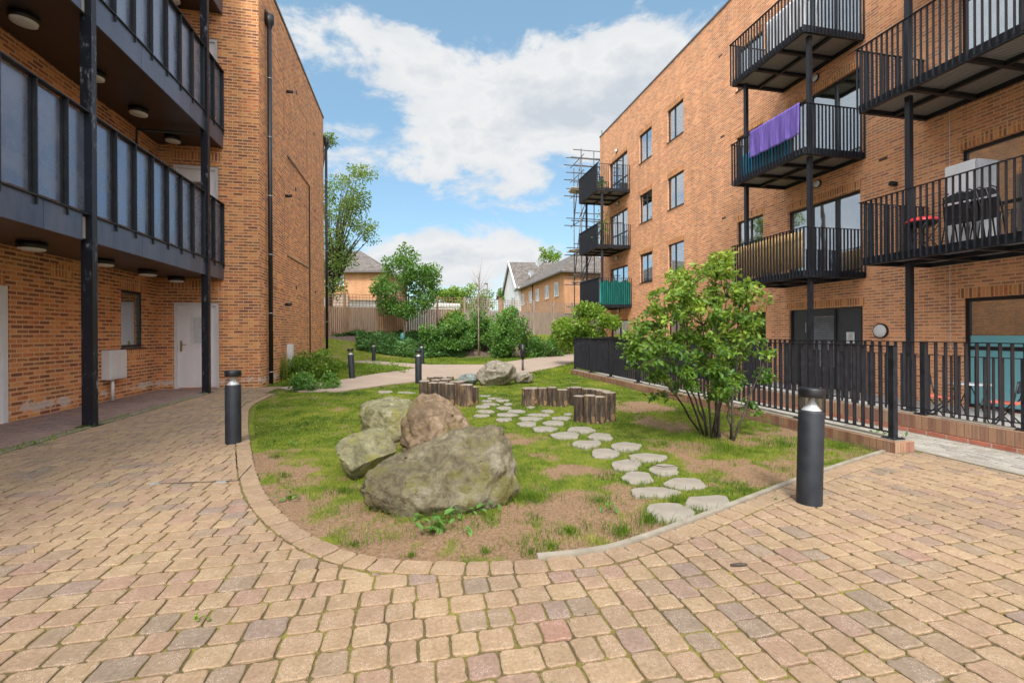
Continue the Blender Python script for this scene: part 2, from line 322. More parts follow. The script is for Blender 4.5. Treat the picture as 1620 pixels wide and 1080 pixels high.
# ------------------------------------------------------------ numpy leaf sheets
def leaf_mesh(name,Pt,size,mat,parent=None,loc=None,up=.5,asp=.55,outdir=None,val=None,droop=0.0):
    Pt=np.asarray(Pt,float); n=len(Pt); size=np.broadcast_to(size,(n,)).astype(float)
    d=rng.normal(size=(n,3)); 
    if outdir is not None: d+=outdir*1.2
    d[:,2]-=droop; d/=np.linalg.norm(d,axis=1)[:,None]
    nn=rng.normal(size=(n,3))*(1-up); nn[:,2]+=up*1.6; s=np.cross(d,nn); s/=np.linalg.norm(s,axis=1)[:,None]+1e-9; nn=np.cross(s,d)
    Lh=size[:,None]; w=Lh*asp/2
    v=np.empty((n,6,3)); v[:,0]=Pt; v[:,1]=Pt+d*Lh*.35+s*w+nn*w*.35; v[:,2]=Pt+d*Lh*.7+s*w*.75+nn*w*.25; v[:,3]=Pt+d*Lh-nn*Lh*.12
    v[:,4]=Pt+d*Lh*.7-s*w*.75+nn*w*.25; v[:,5]=Pt+d*Lh*.35-s*w+nn*w*.35
    me=bpy.data.meshes.new(name); me.vertices.add(n*6); me.vertices.foreach_set('co',v.ravel())
    b=(np.arange(n)*6)[:,None]; idx=np.concatenate([b+np.array([0,1,2,3]),b+np.array([0,3,4,5])],1).ravel()
    me.loops.add(n*8); me.loops.foreach_set('vertex_index',idx.astype(np.int32)); me.polygons.add(n*2); me.polygons.foreach_set('loop_start',(np.arange(n*2)*4).astype(np.int32))
    me.update(calc_edges=True); me.validate()
    a=me.attributes.new('v','FLOAT','POINT')
    if val is None: val=rng.random(n)
    a.data.foreach_set('value',np.repeat(np.clip(val,0,1),6).astype(np.float32))
    return link(name,me,parent,loc,mat)
def blades(name,Pt,h,w,val,mat,lean=.35,parent=None,loc=None):
    Pt=np.asarray(Pt,float); n=len(Pt); a=rng.random(n)*6.283; c=np.stack([np.cos(a),np.sin(a),np.zeros(n)],1)
    b=rng.random(n)*6.283; l=np.stack([np.cos(b),np.sin(b),np.zeros(n)],1)*(rng.random(n)*lean)[:,None]
    H=np.asarray(h)[:,None]; w=np.broadcast_to(w,(n,))[:,None]
    v=np.empty((n,5,3)); up=np.array([0,0,1.0])
    v[:,0]=Pt-c*w/2; v[:,1]=Pt+c*w/2; mid=Pt+(up*.6+l*.35)*H; v[:,2]=mid+c*w*.35; v[:,3]=mid-c*w*.35; v[:,4]=Pt+(up*.95+l*1.3)*H
    me=bpy.data.meshes.new(name); me.vertices.add(n*5); me.vertices.foreach_set('co',v.ravel())
    bb=(np.arange(n)*5)[:,None]; idx=np.concatenate([bb+np.array([0,1,2,3]),bb+np.array([3,2,4])],1).ravel()
    ls=((np.arange(n)*7)[:,None]+np.array([0,4])).ravel()
    me.loops.add(n*7); me.loops.foreach_set('vertex_index',idx.astype(np.int32)); me.polygons.add(n*2); me.polygons.foreach_set('loop_start',ls.astype(np.int32))
    me.update(calc_edges=True); me.validate()
    at=me.attributes.new('v','FLOAT','POINT'); at.data.foreach_set('value',np.repeat(np.clip(val,0,1),5).astype(np.float32))
    return link(name,me,parent,loc,mat)
def N3(x,y,z=0,s=1): return noise.noise(Vector((x*s,y*s,z)))
def fbm(x,y,z=0,s=1,o=4): return noise.fractal(Vector((x*s,y*s,z)),.6,2.1,o)

# ------------------------------------------------------------ terrain
GARD=[(-3.01,11.24),(-2.96,9.52),(-2.48,7.79),(-2.08,6.57),(-1.62,5.25),(-1.28,4.37),(-1.0,3.79),(-.74,3.38),(-.48,3.06),(-.2,2.84),(.09,2.74),(.34,2.67),(.71,2.62),(1.06,2.62),(1.34,2.68),(1.93,2.9),(2.71,3.22),(3.74,3.63),(5.08,4.10)]
def sdist(p,poly):    # signed side distance to open polyline; + = garden side (left of travel when walking from left-far round to the right is garden on left)
    best=1e9; sg=1; bi=0
    for i in range(len(poly)-1):
        ax,ay=poly[i]; bx,by=poly[i+1]; dx,dy=bx-ax,by-ay; t=((p[0]-ax)*dx+(p[1]-ay)*dy)/(dx*dx+dy*dy); t=min(1,max(0,t))
        qx,qy=ax+t*dx,ay+t*dy; d=math.hypot(p[0]-qx,p[1]-qy)
        if d<best-1e-9: best=d; sg=1 if dx*(p[1]-ay)-dy*(p[0]-ax)>0 else -1; bi=i
    return best*sg,bi
def inpoly(p,poly):
    c=False; n=len(poly)
    for i in range(n):
        x1,y1=poly[i]; x2,y2=poly[(i+1)%n]
        if (y1>p[1])!=(y2>p[1]) and p[0]<(x2-x1)*(p[1]-y1)/(y2-y1)+x1: c=not c
    return c
PATH=[(-1.64,11.3),(-.48,12.65),(.19,13.1),(1.97,13.71),(3.6,14.84),(5.0,16.6),(6.55,18.9),(9,22),(12,25),(12,29),(10.2,27.9),(7.69,25.49),(4.99,22.0),(3.6,19.9),(3.0,19.4),(.69,20.0),(-.6,21.6),(-1.6,23.2),(-2.9,25.2),(-6,26.6),(-6,25),(-3.4,23.6),(-2.1,21.9),(-.9,19.9),(.15,18.3),(-.4,17.2),(-1.12,16.1),(-1.7,14.9),(-2.2,13.7),(-3.3,12.4),(-2.6,11.5)]
FENCE_LINE=[P(490,520,25.5),P(735,520,30),P(905,520,36),P(1010,520,41)]
def bank(x,y):
    yy=y-.3*x; return 1.25*sstep(24.0,29.2,yy)
def soil_amt(x,y):
    s=0
    for (cx,cy,rx,ry) in SOIL:
        d=((x-cx)/rx)**2+((y-cy)/ry)**2
        if d<4: s=max(s,(1.0-d*.5)*(1.3 if cy<3.7 or cx<-1.2 else 1.0))
    s=s*.85+fbm(x,y,3.3,3.1,5)*.75+fbm(x,y,8.3,1.0,2)*.3+fbm(x,y,1.3,11,2)*.25-.08
    return s
SOIL=[]
for (px,py,rx,ry) in [(820,842,.75,.30),(640,850,.6,.28),(545,815,.45,.35),(455,745,.3,.55),(470,790,.3,.3),(930,800,.5,.35),(1010,775,.25,.25),(1050,668,.35,.5),(1090,705,.45,.35),(905,742,.35,.25),(1190,690,.6,.35),(1290,680,.7,.35),(1240,738,.5,.25),(1330,712,.6,.3),(1180,755,.35,.2),(820,690,.3,.35),(420,725,.25,.5),(690,868,.6,.15),(560,860,.4,.2),(500,830,.3,.25),(1010,640,.6,.6),(600,700,.3,.3),(1150,735,.4,.3),(960,640,.4,.4),(1000,835,.35,.18),(755,745,.2,.2)]:
    g=G(px,py); SOIL.append((g.x,g.y,rx,ry))
def hgt(x,y): return -.028+.010*fbm(x,y,1.7,1.6)+.004*N3(x,y,4,9)+bank(x,y)
def in_green(x,y):
    if y<11.3: 
        s,_=sdist((x,y),GARD); return s>0 and x<5.1
    return True
def lawn():
    xs=np.concatenate([np.arange(-3.4,5.15,.055)]); ys=np.concatenate([np.arange(2.5,12,.055)])
    V=[];Fc=[];A=[]
    def grid(xs,ys,flt):
        n0=len(V); idx={}
        for j,y in enumerate(ys):
            for i,x in enumerate(xs):
                idx[(i,j)]=len(V); V.append((x,y,hgt(x,y))); A.append(min(1,max(0,(soil_amt(x,y)-.22)*2.8)))
        for j in range(len(ys)-1):
            for i in range(len(xs)-1):
                if flt((xs[i]+xs[i+1])/2,(ys[j]+ys[j+1])/2): Fc.append((idx[i,j],idx[i+1,j],idx[i+1,j+1],idx[i,j+1]))
    grid(xs,ys,lambda x,y: sdist((x,y),GARD)[0]>-.12 or (x<-2.9 and y>11.2))
    grid(np.arange(-22,30,.35),np.arange(11.945,62,.35),lambda x,y:(x>-3.9 or y>21.0) and (x<5.6 or y>14.2) and (x<11.6 or y>27.3))
    me=bpy.data.meshes.new('lawn'); me.from_pydata(V,[],Fc); a=me.attributes.new('s','FLOAT','POINT'); a.data.foreach_set('value',np.array(A,np.float32))
    me.polygons.foreach_set('use_smooth',[True]*len(Fc))
    m,nt,N,L,b=nmat('lawn_soil'); at=N.new('ShaderNodeAttribute'); at.attribute_name='s'; v=coords(N,L,'Object')
    n=noi(N,L,v,5,6,.65); n2=noi(N,L,v,45,5,.7); n3=noi(N,L,v,160,3,.6)
    so=ramp(N,L,n2,[(.3,(.14,.08,.045)),(.5,(.25,.155,.095)),(.7,(.33,.22,.145))])
    gr=ramp(N,L,n,[(.3,(.06,.09,.012)),(.5,(.13,.16,.018)),(.72,(.22,.21,.04))]); gr=mixc(N,L,.5,gr,ramp(N,L,n3,[(.3,(.5,.5,.5)),(.7,(1.4,1.4,1.3))]),'MULTIPLY')
    f=math_(N,L,'ADD',at.outputs['Fac'],math_(N,L,'MULTIPLY',math_(N,L,'SUBTRACT',n2,.5),1.1)); f=math_(N,L,'MINIMUM',math_(N,L,'MAXIMUM',f,0),1)
    so=mixc(N,L,.35,so,ramp(N,L,n3,[(.35,(.55,.5,.45)),(.65,(1.3,1.3,1.3))]),'MULTIPLY')
    L.new(mixc(N,L,f,gr,so),b.inputs['Base Color']); b.inputs['Roughness'].default_value=.95; b.inputs['Specular IOR Level'].default_value=.1
    bump(N,L,b,math_(N,L,'ADD',n2,math_(N,L,'MULTIPLY',n3,.5)),.8,.012)
    o=link('lawn',me,mat=m); props(o,kind='structure')
lawn()
g=MB(); g.add([(-300,-100,-.6),(300,-100,-.6),(300,600,-.6),(-300,600,-.6)],[(0,1,2,3)])
props(g.build('ground',pm('far_ground',(.1,.12,.05),(.16,.16,.08),.4,.95,bmp=0)),kind='structure')
def gravel():
    m,nt,N,L,b=nmat('bound_gravel'); v=coords(N,L,'Object'); n=noi(N,L,v,1.1,6,.6); n2=noi(N,L,v,120,3,.7)
    c=mixc(N,L,.5,ramp(N,L,n,[(.3,(.30,.225,.17)),(.7,(.37,.285,.22))]),ramp(N,L,n2,[(.3,(.6,.6,.6)),(.7,(1.35,1.35,1.35))]),'MULTIPLY'); L.new(c,b.inputs['Base Color']); b.inputs['Roughness'].default_value=.95; bump(N,L,b,n2,.5,.006); return m
pa=MB(); pa.poly(PATH,-.06,.004); 
po=pa.build('path',gravel()); props(po,kind='structure')
# paved area made of single tumbled blocks
HEAD=.155
def offset_pts(poly,d):
    out=[]
    for i,p in enumerate(poly):
        a=Vector(poly[max(i-1,0)]); b=Vector(poly[min(i+1,len(poly)-1)]); t=(b-a).normalized(); nrm=Vector((-t.y,t.x)); out.append((p[0]+nrm.x*d,p[1]+nrm.y*d))
    return out
def smooth_poly(poly,k):
    out=[];n=len(poly)
    for i in range(n-1):
        p0=Vector(poly[max(i-1,0)]);p1=Vector(poly[i]);p2=Vector(poly[i+1]);p3=Vector(poly[min(i+2,n-1)])
        for j in range(k):
            t=j/k; out.append(tuple(.5*((2*p1)+(p2-p0)*t+(2*p0-5*p1+4*p2-p3)*t*t+(3*p1-p0-3*p2+p3)*t**3)))
    out.append(poly[-1]); return out
GS=smooth_poly(GARD,3); OUT=offset_pts(GS,-HEAD)
def clip_half(pts,q,nrm):    # keep side where (p-q).n<=0
    out=[]
    for i in range(len(pts)):
        a=pts[i]; b=pts[(i+1)%len(pts)]; da=(a[0]-q[0])*nrm[0]+(a[1]-q[1])*nrm[1]; db=(b[0]-q[0])*nrm[0]+(b[1]-q[1])*nrm[1]
        if da<=0: out.append(a)
        if (da<0<db) or (db<0<da): t=da/(da-db); out.append((a[0]+t*(b[0]-a[0]),a[1]+t*(b[1]-a[1])))
    return out
class Blocks:
    def __init__(s): s.v=[];s.f=[];s.c=[]
    def block(s,pts,c,detail=True,gap=.0052,z=0):
        n=len(pts); 
        if n<3: return
        A=sum(pts[i][0]*pts[(i+1)%n][1]-pts[(i+1)%n][0]*pts[i][1] for i in range(n))/2
        if abs(A)<.0012: return
        if A<0: pts=pts[::-1]
        cx=sum(p[0] for p in pts)/n; cy=sum(p[1] for p in pts)/n
        # inset by gap with edge subdivision, rounded corners, wobble
        ring=[]
        for i in range(n):
            a=Vector(pts[i]); b=Vector(pts[(i+1)%n]); L_=(b-a).length
            if L_<.012: continue
            t=(b-a)/L_; nr=Vector((-t.y,t.x))
            ts=([.12,.36,.64,.88] if detail and L_>.07 else [.15,.85])
            for q in ts:
                w=random.uniform(-.0034,.0034) if detail else 0
                ring.append(a+t*(L_*q)+nr*(gap+w))
        k=len(ring)
        if k<3: return
        z+=random.uniform(-.0025,.0025); tx=random.uniform(-.007,.007); ty=random.uniform(-.007,.007)
        b0=len(s.v); inn=.004+random.uniform(0,.003)
        def zz(p): return z+(p[0]-cx)*tx+(p[1]-cy)*ty
        for p in ring: s.v.append((p[0],p[1],zz(p)-.03))
        for p in ring: s.v.append((p[0],p[1],zz(p)-.0035))
        cc=Vector((cx,cy))
        for p in ring: 
            d=(cc-p); p2=p+d.normalized()*inn; s.v.append((p2[0],p2[1],zz(p2)))
        for i in range(k):
            j=(i+1)%k
            for r in (0,1): s.f.append((b0+r*k+i,b0+r*k+j,b0+(r+1)*k+j,b0+(r+1)*k+i))
        s.f.append(tuple(b0+2*k+i for i in range(k)))
        s.c+= [c]*(3*k)
    def build(s,name,mat):
        me=bpy.data.meshes.new(name); me.from_pydata(s.v,[],s.f); a=me.attributes.new('c','FLOAT','POINT'); a.data.foreach_set('value',np.array(s.c,np.float32)); 
        return link(name,me,mat=mat)
def paver_mat(name,stops):
    m,nt,N,L,b=nmat(name); c,_=attr_ramp(N,L,'c',stops); v=coords(N,L,'Object')
    n=noi(N,L,v,.7,5,.6); n2=noi(N,L,v,55,5,.75); n3=noi(N,L,v,9,5,.65); sp=N.new('ShaderNodeTexVoronoi'); sp.inputs['Scale'].default_value=140; L.new(v,sp.inputs[0])
    c=mixc(N,L,.6,c,ramp(N,L,n,[(.32,(.74,.72,.72)),(.68,(1.16,1.12,1.05))]),'MULTIPLY')
    c=mixc(N,L,.4,c,ramp(N,L,n3,[(.3,(.72,.72,.7)),(.7,(1.2,1.2,1.2))]),'MULTIPLY')
    c=mixc(N,L,.6,c,ramp(N,L,n2,[(.32,(.6,.6,.6)),(.68,(1.35,1.35,1.35))]),'MULTIPLY')
    w=math_(N,L,'MULTIPLY',math_(N,L,'LESS_THAN',sp.outputs['Distance'],.22),math_(N,L,'GREATER_THAN',n3,.52)); c=mixc(N,L,math_(N,L,'MULTIPLY',w,.5),c,(.75,.7,.66))
    L.new(c,b.inputs['Base Color']); b.inputs['Roughness'].default_value=.9; b.inputs['Specular IOR Level'].default_value=.25; bump(N,L,b,math_(N,L,'ADD',n2,math_(N,L,'MULTIPLY',n3,.6)),.55,.005); return m
PAV=paver_mat('tumbled_pavers',[(0,(.235,.18,.135)),(.15,(.30,.212,.137)),(.35,(.33,.232,.143)),(.55,(.30,.204,.136)),(.78,(.345,.25,.153)),(.9,(.305,.2,.142)),(.97,(.25,.185,.145)),(1,(.305,.18,.132))])
PAVS=paver_mat('red_grey_pavers',[(0,(.21,.15,.14)),(.5,(.26,.185,.165)),(1,(.3,.2,.17))])
PAVG=paver_mat('bleached_pavers',[(0,(.28,.255,.22)),(.5,(.34,.315,.275)),(1,(.39,.365,.32))])
def clip_garden(pts):
    cx=sum(p[0] for p in pts)/len(pts); cy=sum(p[1] for p in pts)/len(pts)
    if cy>11.3 and cx>-3.3: return []
    s,i=sdist((cx,cy),OUT)
    if s>.17: return []
    if s>-.2:
        for k in (i-1,i,i+1):
            if 0<=k<len(OUT)-1:
                a=OUT[k]; b=OUT[k+1]; t=Vector((b[0]-a[0],b[1]-a[1])).normalized(); 
                if k==i or abs(k-i)==1 and sdist((cx,cy),[a,b])[0]<.16:
                    pts=clip_half(pts,a,(-t.y,t.x))
                    if len(pts)<3: return []
    return pts
B=Blocks(); BX=.86
y=-.6; row=0
while y<12.6:
    h=.147; x=-5.3-random.random()*.15
    while x<BX:
        w=random.choice([.12,.135,.155,.17,.175]); x1=BX if BX-(x+w)<.06 else x+w
        if x1>-4.53+ (0) and not(x1-x<.04):
            xa=max(x,-4.5)
            c=[(xa,y),(x1,y),(x1,y+h),(xa,y+h)]; c=clip_garden(c)
            if c and abs(xa+x1)/2<9: B.block(c,random.random(),y<7)
        x=x1 if x1<BX else 99
    y+=h; row+=1
x=BX
while x<5.42:
    w=.14; y=-.5-random.random()*.2
    while y<5.3:
        h=random.choice([.12,.14,.155,.175]); c=[(x,y),(min(x+w,5.42),y),(min(x+w,5.42),y+h),(x,y+h)]; c=clip_garden(c)
        if c: B.block(c,random.random(),True)
        y+=h
    x+=w
# header course round the garden
acc=0; pts=[(Vector(a),Vector(o)) for a,o in zip(GS,OUT)]
dist=[0]
for i in range(1,len(OUT)): dist.append(dist[-1]+(Vector(OUT[i])-Vector(OUT[i-1])).length)
def at(arr,s):
    for i in range(1,len(dist)):
        if dist[i]>=s: t=(s-dist[i-1])/(dist[i]-dist[i-1]); return Vector(arr[i-1]).lerp(Vector(arr[i]),t)
    return Vector(arr[-1])
s=0.0
while s<dist[-1]-.05:
    w=random.choice([.14,.17,.2]); e=min(s+w,dist[-1])
    q=[at(GS,s),at(OUT,s),at(OUT,e),at(GS,e)]; B.block([(p.x,p.y) for p in q],random.choice([.2,.3,.4,.5,.6,.7]),True); s=e
props(B.build('paving',PAV),kind='structure')
B2=Blocks(); y=-1; r=0
while y<12.7:
    x=-6.05-(r%2)*.05
    while x<-4.62:
        c=[(max(x,-6.05),y),(min(x+.2,-4.62),y),(min(x+.2,-4.62),y+.1),(max(x,-6.05),y+.1)]
        B2.block(c,random.random(),False,.003); x+=.2
    y+=.1; r+=1
x=-4.55; 
for yy in np.arange(12.62,12.72,.1): pass
props(B2.build('paving_strip',PAVS),kind='structure')
B3=Blocks(); x=5.5; r=0
while x<6.34:
    y=-1-(r%2)*.1
    while y<14.3:
        B3.block([(x,y),(min(x+.1,6.34),y),(min(x+.1,6.34),y+.2),(x,y+.2)],random.random(),False,.0035); y+=.2
    x+=.1; r+=1
props(B3.build('ramp_paving',PAVG),kind='structure')
# joints: sandy moss bed just below the block tops
bed=MB()
st=.09
yy=-1.0
while yy<12.75:
    x0=None; xx=-6.1
    while xx<6.4:
        cx,cy=xx+st/2,yy+st/2; ok=(sdist((cx,cy),GS)[0]<-.04 if cx>-3.4 else True) and not(cy>11.3 and cx>-3.2) and not (cy>5 and -2<cx<5.3) 
        if ok and x0 is None: x0=xx
        if (not ok) and x0 is not None: bed.add([(x0,yy,-.0095),(xx,yy,-.0095),(xx,yy+st,-.0095),(x0,yy+st,-.0095)],[(0,1,2,3)]); x0=None
        xx+=st
    if x0 is not None: bed.add([(x0,yy,-.0095),(xx,yy,-.0095),(xx,yy+st,-.0095),(x0,yy+st,-.0095)],[(0,1,2,3)])
    yy+=st
bed.add([(5.3,12,-.0095),(6.4,12,-.0095),(6.4,14.3,-.0095),(5.3,14.3,-.0095)],[(0,1,2,3)])
def moss():
    m,nt,N,L,b=nmat('mossy_joint'); v=coords(N,L,'Object'); n=noi(N,L,v,2.6,5,.7); n2=noi(N,L,v,70,4)
    c=ramp(N,L,n,[(.34,(.075,.055,.03)),(.5,(.13,.10,.03)),(.62,(.2,.18,.025))]); c=mixc(N,L,.5,c,ramp(N,L,n2,[(.3,(.5,.5,.5)),(.7,(1.4,1.4,1.4))]),'MULTIPLY'); L.new(c,b.inputs['Base Color']); b.inputs['Roughness'].default_value=1; bump(N,L,b,n2,.8,.01); return m
props(bed.build('joint_bed',moss()),kind='structure')
# concrete edgings (set in the ground)
k=MB(); i0=next(i for i,p in enumerate(GS) if p[0]>.62); ka=GS[i0:]; kb=offset_pts(GS,.04)[i0:]
for i in range(len(ka)-1):
    k.add([(*ka[i],-.08),(*ka[i+1],-.08),(*kb[i+1],-.08),(*kb[i],-.08),(*ka[i],.012),(*ka[i+1],.012),(*kb[i+1],.012),(*kb[i],.012)],[(4,5,6,7),(0,1,5,4),(2,3,7,6)])
props(k.build('kerb_edging',CONC),kind='structure')
k=MB(); k.box(-4.615,-1,-.05,-4.54,12.7,.006); props(k.build('strip_edging',CONC),kind='structure')
k=MB(); k.box(5.435,-1,-.05,5.49,4.15,.004); props(k.build('ramp_edging',CONC),kind='structure')
# sunken patio
k=MB(); k.add([(6.5,-3,-.33),(11.72,-3,-.33),(11.72,30,-.33),(6.5,30,-.33)],[(0,1,2,3)]); props(k.build('patio_slabs',CONCG),kind='structure')

# ------------------------------------------------------------ walls with openings
def wall(mb,axis,c,t,u0,u1,z0,z1,ops):
    us=sorted({u0,u1,*[o[0] for o in ops],*[o[1] for o in ops]}); zs=sorted({z0,z1,*[o[2] for o in ops],*[o[3] for o in ops]})
    us=[u for u in us if u0<=u<=u1]; zs=[z for z in zs if z0<=z<=z1]
    for i in range(len(us)-1):
        for j in range(len(zs)-1):
            um=(us[i]+us[i+1])/2; zm=(zs[j]+zs[j+1])/2
            if any(o[0]<um<o[1] and o[2]<zm<o[3] for o in ops): continue
            if axis=='x': mb.box(c,us[i],zs[j],c+t,us[i+1],zs[j+1])
            else: mb.box(us[i],c,zs[j],us[i+1],c+t,zs[j+1])
def window(root,axis,c,inw,u0,u1,z0,z1,splits=(),transom=None,frame=.055,curt='full',fm=None,rec=.07,sill=True,name='window'):
    """frame with panes set back in an opening; c = wall face, inw = +1/-1 direction into the building"""
    fm=fm or UPVC; a=c+inw*rec; b=c+inw*(rec+.06)
    def bx(m,ua,ub,za,zb,p=a,q=b):
        if axis=='x': m.box(p,ua,za,q,ub,zb)
        else: m.box(ua,p,za,ub,q,zb)
    m=MB(); us=[u0]+[u0+(u1-u0)*s for s in splits]+[u1]
    bx(m,u0,u1,z0,z0+frame); bx(m,u0,u1,z1-frame,z1)
    for i,u in enumerate(us):
        w=frame if 0<i<len(us)-1 else frame
        lo=u if i==0 else (u-frame if i==len(us)-1 else u-frame/2)
        bx(m,lo,lo+frame,z0+frame,z1-frame)
    if transom: bx(m,u0+frame,u1-frame,transom-frame/2,transom+frame/2,a+inw*.004,b-inw*.004)
    fr=m.build(name,fm,root)
    g=MB(); gp=c+inw*(rec+.03); bx(g,u0+frame*.6,u1-frame*.6,z0+frame*.6,z1-frame*.6,gp,gp+inw*.006); g.build('pane',GLASS,fr)
    if curt:
        cc=MB(); p=c+inw*(rec+.12); n=int((u1-u0)/.05); zt=z1-.03; 
        spans=[(u0,u1)] if curt=='full' else ([(u0,u0+(u1-u0)*.36),(u1-(u1-u0)*.3,u1)] if curt=='split' else [(u0,u0+(u1-u0)*.5)])
        for (s0,s1) in spans:
            n=max(3,int((s1-s0)/.04)); V=[]
            for i in range(n+1):
                u=s0+(s1-s0)*i/n; q=p+inw*(.02*math.sin(i*1.9)+.015*math.sin(i*.7))
                for z in (z0+.03,zt): V.append((q,u,z) if axis=='x' else (u,q,z))
            cc.add(V,[(2*i,2*i+2,2*i+3,2*i+1) for i in range(n)],True)
        cc.build('curtain',CURT,fr)
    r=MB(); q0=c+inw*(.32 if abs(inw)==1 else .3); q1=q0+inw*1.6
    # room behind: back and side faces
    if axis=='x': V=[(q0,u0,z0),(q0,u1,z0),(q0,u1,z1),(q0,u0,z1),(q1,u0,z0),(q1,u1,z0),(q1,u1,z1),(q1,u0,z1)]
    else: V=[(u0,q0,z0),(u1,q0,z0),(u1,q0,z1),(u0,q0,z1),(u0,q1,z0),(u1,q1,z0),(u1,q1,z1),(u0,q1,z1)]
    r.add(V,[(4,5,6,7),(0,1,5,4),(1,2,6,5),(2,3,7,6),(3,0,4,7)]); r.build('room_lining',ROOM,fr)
    if sill:
        s_=MB(); bx(s_,u0-.02,u1+.02,z0-.035,z0-.003,c-inw*.035,c+inw*rec); s_.build('sill',fm,fr)
    return fr
# ------------------------------------------------------------ RIGHT APARTMENT BUILDING
WX=11.7
RB=thing('apartment_building','orange brick four storey apartment block with black steel balconies on the right','building',(WX,14,-.33))
ops=[]; wins=[]
for zt in (5.4,8.5,11.65):
    wins.append((18.3,19.6,zt-1.48,zt,(.6,),'full')); wins.append((21.05,22.35,zt-1.48,zt,(.5,),'full' if zt>8 else 'split'))
    wins.append((13.6,14.9,zt-1.5,zt-.05,(.5,),'split'))
wins.append((13.5,14.7,.6,2.0,(.5,),'full'));wins.append((15.4,16.6,.6,2.0,(.5,),'split')); wins.append((18.3,19.6,.6,2.05,(.6,),'full'))
doors=[]
for zd,zt in ((2.95,5.12),(6.1,8.4),(9.22,11.5)): doors.append((10.1,12.55,zd,zt)); 
for zd,zt in ((2.98,5.25),(6.3,8.55),(9.5,11.8)): doors.append((4.9,7.8,zd,zt))
for zd,zt in ((2.95,5.12),(6.1,8.3),(9.22,11.5)): doors.append((23.75,26.15,zd,zt))
gdoor=(4.9,7.78,-.33,2.03); bin_=(10.05,12.52,-.33,2.0); fard=(23.75,26.15,-.33,2.05)
ops=[w[:4] for w in wins]+doors+[gdoor,bin_,fard]
m=MB(); wall(m,'x',WX,.3,-4,27.55,-.45,13.72,ops); m.box(WX+.3,27.25,-.45,24,27.55,13.72); m.build('wall',BRR,RB)
m=MB(); m.box(WX-.03,-4,13.72,WX+.34,27.58,13.8); m.box(WX+.34,27.23,13.72,24,27.58,13.8); m.build('parapet_coping',COPE,RB)
m=MB(); m.box(WX+.3,-4,13.3,24,27.25,13.45); m.build('roof',CONCG,RB)
for (u0,u1,z0,z1,sp,cu) in wins: window(RB,'x',WX,1,u0,u1,z0,z1,sp,None,.05,cu)
for i,(u0,u1,z0,z1) in enumerate(doors):
    window(RB,'x',WX,1,u0,u1,z0,z1,(.33,.66) if i!=3 else (.62,),z0+.95 if i in(3,6,7,8) else None,.07,('split','full','half')[i%3],name='glazed_door',sill=False,rec=.1)
window(RB,'x',WX,1,*gdoor,(.28,.6),.95,.08,'full',name='glazed_door',sill=False,rec=.1)
window(RB,'x',WX,1,*fard,(.5,),None,.07,'half',name='glazed_door',sill=False,rec=.1)
m=MB()
for z in ( -.2,): m.box(WX+.118,4.98,-.25,WX+.124,7.7,1.22)
m.build('frosted_teal_panel',pm('teal_film',(.16,.42,.47),(.22,.5,.54),.8,.2,bmp=0),RB)
# bin-store doors with louvres
bd=MB(); bd.box(WX+.1,10.05,-.33,WX+.14,12.52,2.0); bd=bd.build('store_door',pm('dark_door',(.035,.04,.05),(.05,.055,.066),3,.4,bmp=.04),RB)
lv=MB()
for i in range(24): z=.3+i*.062; lv.add([(WX+.05,10.95,z),(WX+.05,11.75,z),(WX+.095,11.75,z+.05),(WX+.095,10.95,z+.05)],[(0,1,2,3)])
lv.build('louvre',GREYM,bd)
ln=MB(); 
for yy in (10.08,10.9,11.82,12.44): ln.box(WX+.055,yy,-.3,WX+.098,yy+.06,1.96)
ln.build('door_stile',UPVC,bd); ln=MB(); ln.beam((WX+.03,11.9,1.3),(WX+.03,11.9,1.6),.02,.02); ln.build('handle',GREYM,bd)
sol=[(u0,u1,z1) for (u0,u1,z0,z1,sp,cu) in wins]+[(d[0],d[1],d[3]) for d in doors+[gdoor,bin_,fard]]
for (u0,u1,zt) in sol:
    m=MB(); m.box(WX-.004,u0-.06,zt+.001,WX+.02,u1+.06,zt+.222); m.build('soldier_lintel',SOL,RB)
for p in ((9.48,5.69),(15.68,8.85),(15.63,5.7),(15.77,12.02),(6.6,9.2)):
    m=MB(); m.box(WX-.006,p[0]-.11,p[1]-.035,WX+.01,p[0]+.11,p[1]+.035); m.build('air_brick',pm('vent',(.07,.04,.03),(.12,.07,.05),30,.9) if 'vent' not in bpy.data.materials else bpy.data.materials['vent'],RB)
m=MB(); m.tube([(WX+.01,9.17,4.96),(WX-.16,9.17,4.96)],.06,12); m.build('boiler_flue',BLACKP,RB)
m=MB(); m.tube([(WX-.05,27.2,9.6),(WX-.05,27.2,11.1)],.18,12); m.build('wall_duct',BLACKP,RB)
m=MB(); m.tube([(WX-.01,8.0,.9),(WX-.01,8.0,2.6),(WX-.012,7.99,6.0),(WX-.01,8.02,8.5)],.006,5); m.build('cable',WHITE,RB)
def wall_lamp(root,x,y,z,r=.13,nx=-1):
    m=MB(); m.tube([(x,y,z),(x+nx*.05,y,z)],[r,r],20); b=m.build('wall_light',BLACKP,root)
    m=MB(); pr=[(r*.86*math.cos(a),.05+.07*math.sin(a)) for a in np.linspace(0,math.pi/2,6)]
    V=[];n=20
    for rr,h in pr:
        for j in range(n): V.append((x+nx*h,y+rr*math.cos(6.2832*j/n),z+rr*math.sin(6.2832*j/n)))
    m.add(V,[(i*n+j,i*n+(j+1)%n,(i+1)*n+(j+1)%n,(i+1)*n+j) for i in range(5) for j in range(n)],True); m.build('diffuser',WHITE,b)
wall_lamp(RB,WX,9.55,1.33,.19)
for (yy,z) in ((11.41,5.67),(11.46,8.81),(25.06,11.92),(24.93,8.82),(25.05,5.68),(24.9,2.6),(6.3,5.75)): wall_lamp(RB,WX,yy,z,.12)
